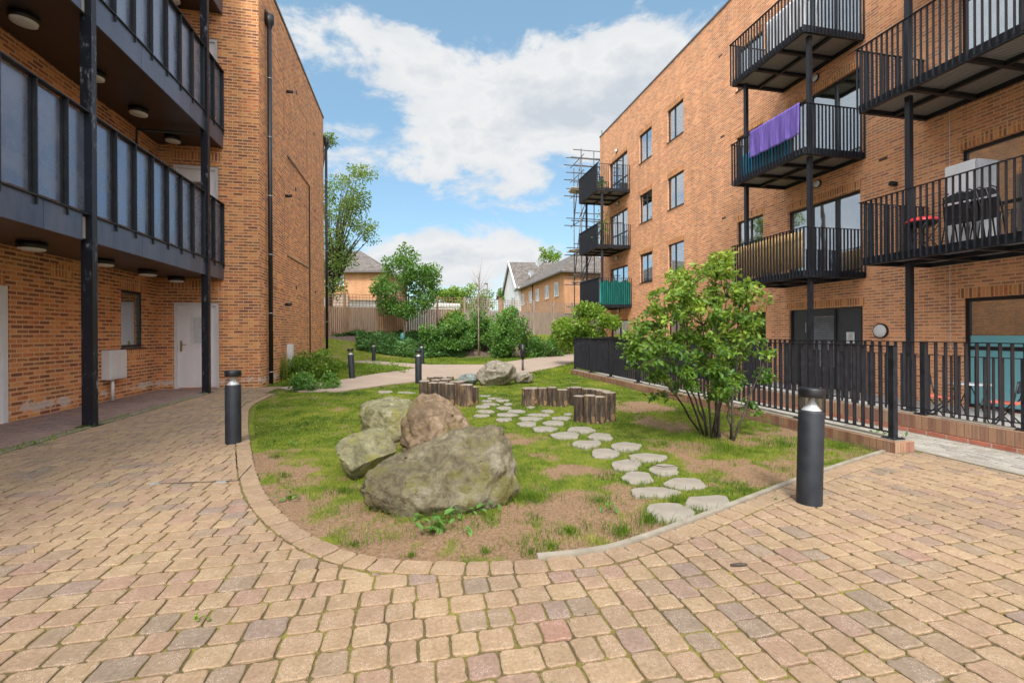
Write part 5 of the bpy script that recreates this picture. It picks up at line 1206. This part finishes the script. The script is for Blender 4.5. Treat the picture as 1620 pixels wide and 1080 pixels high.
def fill(outl,n,rmin,rmax,seed):
    r0=random.Random(seed); xs=[p[0] for p in outl]; ys=[p[1] for p in outl]; o=[]
    while len(o)<n:
        x=r0.uniform(min(xs),max(xs)); y=r0.uniform(min(ys),max(ys))
        if inpoly((x,y),outl): o.append((x,y,r0.uniform(rmin,rmax)))
    return o
def gz(px,d): q=P(px,527,d); return Vector((q.x,q.y,hgt(q.x,q.y)))
# round small tree by the board fence
def tree(name,label,cat,px,d,outl,nb,rmin,rmax,nleaf,ls,mat,seed,trunk_r=.06,spread=.8,base=None,trunk_mat=None,group=None,vb=.5,asp=.6):
    b=base or gz(px,d); t=thing(name,label,cat,tuple(b),group); bl=pxblobs(fill(outl,nb,rmin,rmax,seed),d,spread,seed)
    Pp=[];O=[];Vl=[]; tot=sum(q[3]**2 for q in bl); r0=random.Random(seed)
    for (x,y,z,r) in bl:
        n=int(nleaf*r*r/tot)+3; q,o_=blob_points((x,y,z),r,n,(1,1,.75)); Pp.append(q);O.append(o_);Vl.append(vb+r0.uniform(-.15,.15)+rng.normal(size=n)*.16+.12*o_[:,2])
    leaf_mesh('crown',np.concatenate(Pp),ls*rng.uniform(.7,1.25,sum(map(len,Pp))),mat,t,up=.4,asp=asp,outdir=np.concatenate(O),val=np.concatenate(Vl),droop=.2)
    cz=sum(q[2] for q in bl)/len(bl); cx=sum(q[0] for q in bl)/len(bl); cy=sum(q[1] for q in bl)/len(bl); top=Vector((cx,cy,cz))
    m=MB(); fork=Vector((b.x*.5+cx*.5,b.y*.5+cy*.5,b.z+(min(q[2]-q[3] for q in bl)-b.z)*.9 if min(q[2] for q in bl)>b.z+.5 else b.z+.4)); m.tube([b-Vector((0,0,.1)),b.lerp(fork,.5),fork,fork.lerp(top,.6)],[trunk_r*1.2,trunk_r,trunk_r*.85,trunk_r*.5],9)
    for q in bl[:40]: 
        e=Vector(q[:3]); a=fork.lerp(top,random.random()*.55); m.tube([a,a.lerp(e,.5)+Vector((0,0,.08*(e-a).length)),e],[trunk_r*.35,trunk_r*.2,trunk_r*.06],5)
    m.build('trunk',trunk_mat or BARK,t); return t
tree('small_tree','small round crowned green tree with pale trunk by the board fence','tree',638,26.5,[(592,440),(600,425),(608,405),(620,410),(640,392),(655,390),(662,410),(675,425),(690,425),(688,450),(692,465),(680,480),(650,498),(625,492),(600,478),(590,455)],75,9,17,7500,.15,LF_MID,4,.07,1.0,trunk_mat=BARKL)
tree('broadleaf_tree','tall loose olive green tree rising behind the left gable wall','tree',500,30,[(500,330),(515,290),(540,262),(570,250),(588,270),(582,300),(572,330),(590,345),(585,390),(560,400),(545,430),(540,470),(500,470)],80,9,19,6500,.17,LF_OLV,8,.25,2.0,trunk_mat=BARK,asp=.5)
tree('broadleaf_tree','top sprig of a tall tree showing beside the left roof corner','tree',500,26,[(505,212),(520,200),(533,212),(536,232),(520,226),(505,225)],9,5,8,330,.16,LF_OLV,18,.15,.5,asp=.5)
tree('distant_tree','bright yellow green tree far beyond the fence, left of the lamp post','tree',712,60,[(690,470),(700,458),(715,455),(728,462),(728,482),(690,485)],30,7,11,1800,.3,LF_YEL,31,.2,1.5,group='far trees beyond the fence')
tree('distant_tree','bright green tree far beyond the fence, behind the bare sapling','tree',745,58,[(727,465),(740,450),(760,453),(775,470),(772,490),(727,490)],30,7,11,1900,.3,LF_YEL,32,.2,1.5,group='far trees beyond the fence')
tree('distant_tree','pale tree top rising behind the white gabled house roof','tree',867,75,[(852,410),(858,394),(872,392),(884,400),(880,412)],14,5,8,900,.3,LF_YEL,33,.2,1.5,group='far trees beyond the fence')
tree('distant_tree','small dark green tree at the left corner of the white gabled house','tree',798,66,[(790,470),(795,452),(803,448),(803,475)],8,5,7,500,.28,LF_MID,34,.2,1.0,group='far trees beyond the fence')
# bare sapling
b=gz(757,26); b.z=hgt(b.x,b.y); t=thing('bare_sapling','thin bare young tree with upright twigs standing in the far lawn','tree',tuple(b)); m=MB(); tp_=P(757,470,26); m.tube([b-Vector((0,0,.1)),b.lerp(tp_,.5),tp_,P(758,440,26),P(757,417,26)],[.045,.035,.028,.015,.005],8); m.build('trunk',BARKL,t)
m=MB(); r0=random.Random(3)
for i in range(46):
    y=r0.uniform(440,505); a=P(757,y,26); e=P(757+r0.gauss(0,11),y-r0.uniform(14,42),26+r0.gauss(0,.35)); m.tube([a,a.lerp(e,.5)+Vector((0,0,-.05)),e],[.012,.008,.003],4)
m.build('twigs',BARKL,t)
# shrubs along the bed
bush('shrub','broad glossy dark green shrub against the board fence','shrub',gz(700,26.5),pxblobs(fill([(664,550),(668,525),(690,515),(712,503),(735,505),(742,530),(738,556),(690,560)],34,8,14,5),26,1.0),5200,.15,LF_MID,'shrubs in the far bed',vb=.4)
bush('shrub','tall bushy shrub with yellow green tips right of the glossy one','shrub',gz(765,27),pxblobs(fill([(735,545),(742,510),(752,495),(790,505),(788,545)],30,8,13,6),27.5,.9),4200,.15,LF_MID,'shrubs in the far bed',vb=.55)
bush('shrub','rounded upright grey green shrub at the path side of the far bed','shrub',gz(808,25.5),pxblobs(fill([(786,560),(784,530),(792,505),(810,490),(828,505),(834,530),(824,560),(800,565)],34,8,13,7),25,.8),5200,.14,LF_MID,'shrubs in the far bed',vb=.5)
bush('shrub','light yellow green spreading shrub behind the far railing corner','shrub',gz(925,20),pxblobs(fill([(878,545),(885,520),(905,500),(925,485),(950,492),(975,510),(978,530),(940,540),(900,548)],40,8,13,9),19.5,.9),5200,.13,LF_YEL,'shrubs in the far bed',vb=.45)
bush('shrub','low yellow green shrub in front of the grey fence boards','shrub',gz(890,27),pxblobs(fill([(872,530),(878,508),(895,505),(905,520),(900,540),(875,542)],12,8,11,10),28,.5),1500,.15,LF_YEL,'shrubs in the far bed')
bush('shrub','low dark green bush filling the bed between the round shrub and railing','shrub',gz(850,26),pxblobs(fill([(828,560),(832,540),(860,538),(885,545),(884,565),(840,568)],24,7,10,11),26,.7),2600,.14,LF_MID,'shrubs in the far bed',vb=.4)
bush('shrub','bright leaved shrub with rust coloured tips behind the bare sapling','shrub',gz(708,28),pxblobs(fill([(700,515),(712,497),(735,500),(735,515)],12,8,12,12),28,.5),1700,.15,LF_YEL,'shrubs in the far bed',vb=.35)
# ivy ground cover on the bank
def ivy():
    Pp=[];Vl=[]
    while len(Pp)<26000:
        px=random.uniform(505,735); d=random.uniform(24.2,29.5); q=P(px,527,d); z=hgt(q.x,q.y)
        n=fbm(q.x,q.y,2,1.1,3)
        if px<565 and d<26.3+ .6*n: continue
        yy=q.y-.3*q.x
        if yy<24.6+.4*n or yy>29.4: continue
        Pp.append((q.x,q.y,z+max(0,.2+.3*n)*random.random()**.5)); Vl.append(.45+.35*n+random.gauss(0,.17))
    o=leaf_mesh('ivy_bank',np.array(Pp),rng.uniform(.09,.17,len(Pp)),LF_DARK,None,up=.65,asp=.8,val=np.array(Vl)); props(o,'dark green ivy ground cover spreading over the bank below the fence','ivy',kind='stuff')
    Pp=[];Vl=[]
    for _ in range(5200):
        px=random.uniform(735,905); d=random.uniform(25,31); q=P(px,527,d); yy=q.y-.3*q.x
        if yy<25.4 or random.random()>.4+fbm(q.x,q.y,2,1.1,3): continue
        Pp.append((q.x,q.y,hgt(q.x,q.y)+random.random()*.22)); Vl.append(.45+random.gauss(0,.2))
    o=leaf_mesh('bed_ground_cover',np.array(Pp),.12,LF_MID,None,up=.6,asp=.6,val=np.array(Vl)); props(o,'scattered low green ground cover in the brown bed right of the ivy','ground cover',kind='stuff')
ivy()
m=MB(); V=[];Fc=[]; nx=60; ny=16
xs=[505+ (900-505)*i/nx for i in range(nx+1)]
for i in range(nx+1):
    for j in range(ny+1):
        d=24.9+ (31-24.9)*j/ny; q=P(xs[i],527,d); q.y=q.y; V.append((q.x,q.y,hgt(q.x,q.y)+.02+.03*N3(q.x,q.y,1,2)-(0.3 if j==0 or j==ny or i==0 or i==nx else 0)))
for i in range(nx):
    for j in range(ny): a=i*(ny+1)+j; Fc.append((a,a+ny+1,a+ny+2,a+1))
m.add(V,Fc,True); props(m.build('soil_bed',pm('bark_mulch',(.10,.065,.045),(.24,.17,.13),14,.95,bmp=1,bd=.04)),kind='structure')
# plants by the left gable
bush('leafy_weed_clump','dark leafy clump at the tip of the lawn by the path','plant',G(500,625),pxblobs(fill([(455,628),(470,600),(500,592),(530,600),(540,622),(500,632)],26,7,11,13),11.3,.5),2600,.075,LF_MID,vb=.5,stem=False)
bush('leafy_weed_clump','light green bushy planting against the gable wall behind the downpipe','plant',G(480,600),pxblobs(fill([(440,598),(470,570),(500,556),(525,565),(535,590),(520,600),(460,605)],34,8,12,14),14.2,.9),3600,.09,LF_YEL,vb=.35,stem=False)
bush('leafy_weed_clump','dark green leaves at the foot of the white meter cover','plant',G(460,598),pxblobs([(452,590,9),(460,582,8),(466,592,8)],14.3,.2),500,.09,LF_DARK,stem=False)
bush('leafy_weed_clump','thin upright weeds along the path edge near the leaning bollard','plant',G(600,590),pxblobs(fill([(562,592),(575,575),(640,578),(640,588),(600,595)],20,4,7,15),16.5,.8),1100,.07,LF_YEL,vb=.4,asp=.3,stem=False)
c=G(450,600); n=160; q=np.tile(np.array([[c.x,c.y,0.]]),(n,1))+rng.normal(size=(n,3))*np.array([.1,.1,0]); o=blades('ornamental_grass',q,rng.uniform(.5,1.0,n),.012,rng.uniform(.3,1,n),GRASSM,.45,loc=(c.x,c.y,0)); props(o,'tall arching ornamental grass by the white meter cover','plant')
bush('low_weeds','bright low weeds spreading at the left lawn edge beside the paving','weeds',G(450,638),pxblobs([(415,643,4),(430,641,5),(445,638,5),(460,636,5),(475,634,5),(490,633,4)],10.3,.15),900,.045,LF_YEL,stem=False,vb=.3)
def rosette(px,py,n,ls,lab,mat=LF_MID,rr_=.09,vb=.55):
    c=G(px,py); q=rng.normal(size=(n,3))*np.array([rr_,rr_,0])+np.array([c.x,c.y,.0]); q[:,2]=rng.uniform(.0,.05,n); o=leaf_mesh('broadleaf_weed',q,ls*rng.uniform(.6,1.2,n),mat,None,(c.x,c.y,0),up=.8,asp=.5,val=vb+rng.normal(size=n)*.12); props(o,lab,'weed','broad leaved weeds in the garden')
rosette(690,832,24,.10,'broad leaved weed rosette on the bare soil in front of the largest boulder',rr_=.07)
rosette(740,812,34,.06,'low leafy weeds touching the foot of the largest boulder',rr_=.14)
rosette(965,805,9,.05,'tiny broad leaved weed left of the nearest stepping stone',rr_=.03)
rosette(465,703-0,10,.05,'small weed among grass at the left of the bed',rr_=.05); rosette(450,788,12,.05,'small green weed on bare soil close to the curved paving edge',rr_=.05)
rosette(640,712,30,.05,'leafy weeds growing between the reddish and mossy boulders',rr_=.09); rosette(590,672,18,.05,'weeds under the left side of the rounded mossy boulder',rr_=.08)
rosette(318,985,9,.03,'tiny bright weed sprouting from a joint in the foreground paving',LF_YEL,.02); rosette(1226,790,7,.025,'tiny weed in the kerb joint by the leaning bollard',LF_MID,.012)
rosette(68,702,16,.05,'weed tuft growing at the concrete strip on the far left',LF_YEL,.05,.4); rosette(430,665,18,.04,'small weeds with white flowers at the left lawn edge',LF_MID,.12)
c=G(1400,690); n=40
rosette(1385,690,40,.06,'leafy weeds at the corner of the brick plinth by the railing end',LF_MID,.12)

# ------------------------------------------------------------ board fence with trellis
def board_fence():
    t=thing('board_fence','weathered vertical board fence with square trellis on top behind the bed','fence',tuple(FENCE_LINE[1]))
    WD=[pm('warm_boards',(.17,.1,.058),(.31,.195,.12),12,.9,bmp=.4,scale=(1,1,.12)),pm('grey_boards',(.22,.165,.13),(.36,.29,.24),12,.9,bmp=.4,scale=(1,1,.12))]
    for s in range(3):
        a,b=FENCE_LINE[s],FENCE_LINE[s+1]; L_=(Vector((b.x,b.y))-Vector((a.x,a.y))).length; npan=max(1,int(L_/1.85)); 
        for k_ in range(npan):
            p=a.lerp(b,k_/npan); q=a.lerp(b,(k_+1)/npan); d=(q-p); d.z=0; ll=d.length; d.normalize(); nr=Vector((-d.y,d.x,0))
            zt=lambda v:(2.88-.02*s)
            z0=.9; m=MB(); x=0.06
            while x<ll-.1: 
                u=p+d*x; v_=p+d*(x+.1); h=zt(0)+random.uniform(-.006,.006); 
                off=nr*-.02; w=[u+off,v_+off+nr*.008]; m.add([(w[0].x,w[0].y,z0),(w[1].x,w[1].y,z0),(w[1].x,w[1].y,h),(w[0].x,w[0].y,h),(w[0].x+nr.x*.015,w[0].y+nr.y*.015,z0),(w[1].x+nr.x*.015,w[1].y+nr.y*.015,z0),(w[1].x+nr.x*.015,w[1].y+nr.y*.015,h),(w[0].x+nr.x*.015,w[0].y+nr.y*.015,h)],[(0,1,2,3),(7,6,5,4),(0,4,5,1),(1,5,6,2),(2,6,7,3),(3,7,4,0)]); x+=.112
            m.build('board_panel',WD[0] if s==0 else WD[1],t)
            m=MB(); ztt=2.9; 
            for i in range(int(ll/.19)+1): u=p+d*min(ll-.03,.05+i*.19); m.beam((u.x,u.y,ztt),(u.x,u.y,ztt+.72),.03,.03)
            for i in range(5): z=ztt+.03+i*.17; m.beam((p.x,p.y,z),(q.x,q.y,z),.03,.03)
            m.build('trellis',WD[0] if s==0 else WD[1],t)
            m=MB(); m.beam((p.x,p.y,.8),(p.x,p.y,3.7 if k_%1==0 else 3),.1,.1); m.build('post',WD[0] if s==0 else WD[1],t)
board_fence()
# tree watering bag, parasol, marquee, lamp
c=gz(637,26.2); m=MB(); m.lathe([(.17,0),(.19,.15),(.13,.5),(.08,.6)],(c.x,c.y,c.z),12); o=m.build('watering_bag',pm('teal_plastic',(.03,.12,.12),(.05,.2,.18),4,.5),loc=tuple(c)); props(o,'teal green watering bag round the foot of the round crowned tree','bag')
c=P(600,470,36); t=thing('parasol','closed grey green garden parasol standing behind the fence','parasol',(c.x,c.y,1.3)); m=MB(); m.lathe([(.0,3.6),(.1,3.5),(.16,3.0),(.4,2.1),(.36,1.7),(0,1.75)],(c.x,c.y,1.3-.3),12); m.build('canopy',cloth('parasol_cloth',(.09,.13,.14),(.16,.2,.21),6),t); m=MB(); m.tube([(c.x,c.y,1.2),(c.x,c.y,4.75)],.03,8); m.build('pole',GREYM,t)
a,b_=P(553,478,33),P(592,478,33); t=thing('garden_shelter','white low garden shelter roof behind the trellis left of the parasol','shelter',(a.x,a.y,1.2)); m=MB(); m.box(a.x,a.y,1.2,b_.x,a.y+2,3.7); m.build('body',WHITE,t); m=MB(); m.box(a.x-.1,a.y-.1,3.7,b_.x+.1,a.y+2.1,3.78); m.build('roof',GREYM,t)
a,b_=P(672,478,44),P(727,478,44); t=thing('white_shed','long low white shed roof behind the trellis in the middle distance','shed',(a.x,a.y,1.2)); m=MB(); m.box(a.x,a.y,1.2,b_.x,a.y+3,3.9); m.build('body',WHITE,t); m=MB(); m.poly([(a.x-.1,a.y-.1),(b_.x+.1,a.y-.1),(b_.x+.1,a.y+3.1),(a.x-.1,a.y+3.1)],3.9,4.25); m.build('roof',pm('shed_roof',(.5,.5,.5),(.66,.66,.66),2,.7),t)
c=P(771,500,50); t=thing('lamp_post','slim dark street lamp post far beyond the fence','lamp post',(c.x,c.y,1)); m=MB(); m.tube([(c.x,c.y,1),(c.x,c.y,6.7)],[.08,.05],8); m.build('column',COPE,t); m=MB(); m.box(c.x-.35,c.y-.08,6.62,c.x+.05,c.y+.08,6.75); m.build('lantern',COPE,t)

# ------------------------------------------------------------ houses behind
def roof_face(mb_uv,pts):
    mb_uv.append(pts)
def build_roof(name,faces,parent):
    me=bpy.data.meshes.new(name); V=[];Fc=[];UV=[]
    for f in faces:
        f=[Vector(p) for p in f]; n=(f[1]-f[0]).cross(f[2]-f[0]).normalized(); u=Vector((0,0,1)).cross(n)
        if u.length<.01: u=Vector((1,0,0))
        u.normalize(); v=n.cross(u); b=len(V); V+=[tuple(p) for p in f]; Fc.append(tuple(range(b,b+len(f)))); UV+=[(p.dot(u),p.dot(v)) for p in f]
    me.from_pydata(V,[],Fc); uv=me.uv_layers.new(name='UVMap'); 
    for i,c_ in enumerate(UV): uv.data[i].uv=c_
    o=link(name,me,parent,mat=TILE); s=o.modifiers.new('s','SOLIDIFY'); s.thickness=.12; return o
def lwin(root,c,rt,nrm,w,h,split=2):
    """white casement on a wall: c centre, rt along wall, nrm outward"""
    m=MB(); up=Vector((0,0,1)); f=.07
    def bar(u0,u1,z0,z1,o0=.02,o1=.08,mb=None):
        mb=mb or m; P_=[c+rt*u+up*z+nrm*o for o in (o0,o1) for (u,z) in ((u0,z0),(u1,z0),(u1,z1),(u0,z1))]
        mb.add(P_,[(0,1,2,3),(7,6,5,4),(0,4,5,1),(1,5,6,2),(2,6,7,3),(3,7,4,0)])
    bar(-w/2,w/2,-h/2,-h/2+f); bar(-w/2,w/2,h/2-f,h/2)
    for i in range(split+1): u=-w/2+(w-f)*i/split; bar(u,u+f,-h/2+f,h/2-f)
    fr=m.build('window',WHITE,root); g=MB(); bar(-w/2+f/2,w/2-f/2,-h/2+f/2,h/2-f/2,.03,.04,g); g.build('pane',DGL,fr)
DGL=pm('house_glass',(.08,.1,.13),(.3,.34,.38),1.2,.12,bmp=0)
def house_left():
    d=42; xa=P(500,470,d); xb=P(607,470,d); z0=-.5; ze=EYE+(527-428)*d/F-.1+.2; rt=Vector((math.cos(YAW),-math.sin(YAW),0)); fw=Vector((math.sin(YAW),math.cos(YAW),0))
    a=xa-rt*6; b=xb; t=thing('house','yellow brick house with hipped tile roof behind the left trees','house',(a.x,a.y,0)); 
    def V3(p,z): return (p.x,p.y,z)
    c=b+fw*9; e=a+fw*9
    m=MB(); m.add([V3(a,z0),V3(b,z0),V3(c,z0),V3(e,z0),V3(a,ze),V3(b,ze),V3(c,ze),V3(e,ze)],[(0,1,5,4),(1,2,6,5),(2,3,7,6),(3,0,4,7)]); m.build('wall',BRH,t)
    o=.5; A=a-rt*o-fw*o;B_=b+rt*o-fw*o;C=c+rt*o+fw*o;E_=e-rt*o+fw*o; zr=ze+2.9-.3; r1=b-rt*3.6+fw*4.5; r2=a+rt*3+fw*4.5
    build_roof('roof',[(V3(A,ze-.1),V3(B_,ze-.1),V3(r1,zr),V3(r2,zr)),(V3(B_,ze-.1),V3(C,ze-.1),V3(r1,zr)),(V3(C,ze-.1),V3(E_,ze-.1),V3(r2,zr),V3(r1,zr)),(V3(E_,ze-.1),V3(A,ze-.1),V3(r2,zr))],t)
    m=MB(); m.beam(V3(A,ze-.18),V3(B_,ze-.18),.12,.16); m.beam(V3(B_,ze-.18),V3(C,ze-.18),.12,.16); m.build('gutter',COPE,t)
    for (x,y,w,h) in ((533,440,1.3,1.4),(520,480,1.2,1.4)): lwin(t,P(x,y,d),rt,-fw,w,h,2)
    m=MB(); q0,q1=P(520,476,d-.02),P(552,476,d-.02); p1=P(552,470,d-1.5); m.box(q0.x,q0.y-1.2,0,q1.x,q0.y-.1,EYE+(527-466)*d/F); m.build('lean_to',pm('lean_to',(.3,.22,.18),(.36,.27,.22),3,.8),t)
house_left()
DISH=pm('dish_grey',(.12,.13,.14),(.2,.21,.22),3,.5)
def house_right():
    # long brick range: near corner at px 893, its side wall runs away to px 818
    n0=P(893,500,42); n1=P(820,500,60); zE=EYE+(527-428)*42/F; e0=P(990,500,44.0); D=(n1-n0); D.z=0; D.normalize(); nr=Vector((D.y,-D.x,0)); 
    if nr.dot(-n0)<0: nr=-nr
    wv=(e0-n0); wv.z=0; Wd=wv.length; wv.normalize()
    t=thing('house','long brick house range with tiled roof and white windows beyond the fence','house',(n0.x,n0.y,0)); z0=-.5
    def V3(p,z): return (p.x,p.y,z)
    c0,c1,c2,c3=n0,e0,e0+D*18.5,n1
    m=MB(); m.add([V3(c0,z0),V3(c1,z0),V3(c2,z0),V3(c3,z0),V3(c0,zE),V3(c1,zE),V3(c2,zE),V3(c3,zE)],[(0,1,5,4),(1,2,6,5),(2,3,7,6),(3,0,4,7)]); m.build('wall',BRH,t)
    o=.45; A=c0-wv*o-D*o; B_=c1+wv*o-D*o; C=c2+wv*o+D*o; E_=c3-wv*o+D*o; zr=zE+2.6; r1=(c0+c1)/2+D*3.0; r2=(c3+c2)/2
    build_roof('roof',[(V3(A,zE-.1),V3(B_,zE-.1),V3(r1,zr)),(V3(B_,zE-.1),V3(C,zE-.1),V3(r2,zr),V3(r1,zr)),(V3(E_,zE-.1),V3(A,zE-.1),V3(r1,zr),V3(r2,zr)),(V3(C,zE-.1),V3(E_,zE-.1),V3(r2,zr))],t)
    m=MB(); m.beam(V3(A,zE-.16),V3(B_,zE-.16),.12,.14); m.beam(V3(A,zE-.16),V3(E_,zE-.16),.12,.14); m.build('gutter',COPE,t)
    for px in (881,866,851,840,828):
        # point on side wall where the pixel ray meets it
        r=ray(px,500); den=r[0]*nr.x+r[1]*nr.y; tt=(n0.x*nr.x+n0.y*nr.y)/den; q=Vector((r[0]*tt,r[1]*tt,zE-1.55)); lwin(t,q,D,nr,1.15 if px!=881 else 1.2,1.35,2)
    m=MB(); q=n0+D*11+nr*.06; m.tube([(q.x,q.y,0),(q.x,q.y,zE-.2)],.06,8); m.build('downpipe',COPE,t)
    # white gabled house further back
    d=62; rt=Vector((math.cos(YAW),-math.sin(YAW),0)); fw=Vector((math.sin(YAW),math.cos(YAW),0))
    a=P(806,500,d); zt=EYE+(527-414)*d/F; zl=EYE+(527-458)*d/F; ridge=(P(885,500,d+3)); ridge.z=0
    t=thing('house','white gabled house with steep grey tiled roof behind the long brick range','house',(a.x,a.y,0))
    g0=P(797,500,d+4); g1=P(820,500,d-3.5); 
    L2=rt*8+fw*1.0
    m=MB(); ap=(g0+g1)/2; 
    m.add([V3(g1,z0),V3(g0,z0),V3(g0,zl+.4),V3(g1,zl),(ap.x,ap.y,zt-.1)],[(0,3,4,2,1)])
    m.add([V3(g1,z0),V3(g1+L2,z0),V3(g1+L2,zl),V3(g1,zl)],[(0,1,2,3)]); m.build('wall',WHITE,t)
    apr=Vector((ap.x,ap.y,zt)); gL=Vector((g1.x,g1.y,zl)); gk=Vector((g0.x,g0.y,zl)); of=-rt*.25
    build_roof('roof',[(gL+of+Vector((0,0,-.2)),gL+L2+Vector((0,0,-.2)),apr+L2,apr+of),(apr+of,apr+L2,gk+L2+Vector((0,0,-.2)),gk+of+Vector((0,0,-.2)))],t)
    m=MB(); m.beam(apr+of*1.3,gL+of*1.3+Vector((0,0,-.2)),.15,.3); m.beam(apr+of*1.3,gk+of*1.3+Vector((0,0,-.2)),.15,.3); m.build('bargeboard',WHITE,t)
    lwin(t,Vector(((g1+(g0-g1)*.3).x,(g1+(g0-g1)*.3).y,zl-2.0))+(-rt)*.1,(g0-g1).normalized()*1,Vector((-fw.x,-fw.y,0))*.2-rt,1.0,1.8,1)
    for (x,y,s) in ((852,416,.42),(840,432,.38)):
        c=P(x,y,d-2.5); dt=thing('satellite_dish','grey satellite dish %s the tiled roof of the white gabled house'%('on the ridge of' if s>.4 else 'low on the slope of'),'satellite dish',tuple(c)); m=MB(); nrm=Vector((-.4,-.8,.35)).normalized(); u=nrm.cross(Vector((0,0,1))).normalized(); v=u.cross(nrm)
        V=[c-nrm*.1]+[c+(u*math.cos(6.283*i/14)+v*math.sin(6.283*i/14))*s for i in range(14)]; m.add(V,[(0,1+i,1+(i+1)%14) for i in range(14)],True); m.build('dish',DISH,dt); m=MB(); m.tube([c-nrm*.1,c+nrm*.4-v*.2],.02,6); m.tube([c,c-v*.9],.03,6); m.build('arm',GREYM,dt)
    # small brick house at left of it
    a=P(788,500,70); b=P(804,500,66); t=thing('house','small brick house end with low roof left of the white gable','house',(a.x,a.y,0)); zt=EYE+(527-466)*68/F
    c=b+fw*6; e=a+fw*6
    m=MB(); m.add([V3(a,z0),V3(b,z0),V3(c,z0),V3(e,z0),V3(a,zt),V3(b,zt),V3(c,zt),V3(e,zt)],[(0,1,5,4),(1,2,6,5),(2,3,7,6),(3,0,4,7)]); m.build('wall',BRH,t)
    build_roof('roof',[((a.x-.4,a.y-.4,zt-.1),(b.x+.4,b.y-.4,zt-.1),((b+c).x/2,(b+c).y/2,zt+1.4),((a+e).x/2,(a+e).y/2,zt+1.4)),((c.x+.4,c.y+.4,zt-.1),(e.x-.4,e.y+.4,zt-.1),((a+e).x/2,(a+e).y/2,zt+1.4),((b+c).x/2,(b+c).y/2,zt+1.4))],t)
house_right()
# ------------------------------------------------------------ scaffolding beyond the right block
def scaffold():
    t=thing('scaffolding','tubular steel scaffolding with boards at the far end of the right block','scaffolding',(10.8,29,0)); m=MB()
    X=[10.75,12.2,13.8]; Y=[28.4,29.8]; zt=13.2
    for i,x in enumerate(X):
        for y in Y: 
            m=MB(); m.tube([(x,y,-.4),(x,y,[13.3,14.6,13.7][i]-(.8 if y>29 else 0))],.035,6); m.build('standard',GALV,t)
    m=MB()
    for z in (2.6,4.6,6.6,8.6,10.6,11.7,12.7):
        for y in Y: m.tube([(10.05,y,z),(14.6,y,z)],.035,6); m.tube([(10.2,y,z+.5),(14.4,y,z+.5)],.03,6)
        for x in X: m.tube([(x,27.9,z+.06),(x,30.5,z+.06)],.03,6)
    m.build('ledgers',GALV,t); m=MB()
    for z in (-.4,4.6,8.6): m.tube([(10.75,28.3,z),(12.2,28.3,z+4)],.035,6); m.tube([(10.7,28.4,z+4),(10.7,29.8,z)],.035,6); m.tube([(10.6,28.35,z+.2),(11.9,28.35,z+3.2)],.03,6)
    m.build('braces',GALV,t); SB=pm('scaffold_board',(.4,.3,.2),(.55,.45,.33),6,.9,scale=(.2,1,1))
    for z in (6.75,10.75):
        for k_ in range(5): m=MB(); m.box(10.4+random.uniform(-.3,0),28.45+k_*.26,z,14.2,28.68+k_*.26,z+.04); m.build('board',SB,t)
scaffold()
print('objects',len(bpy.data.objects),'top',sum(1 for o in bpy.data.objects if not o.parent))
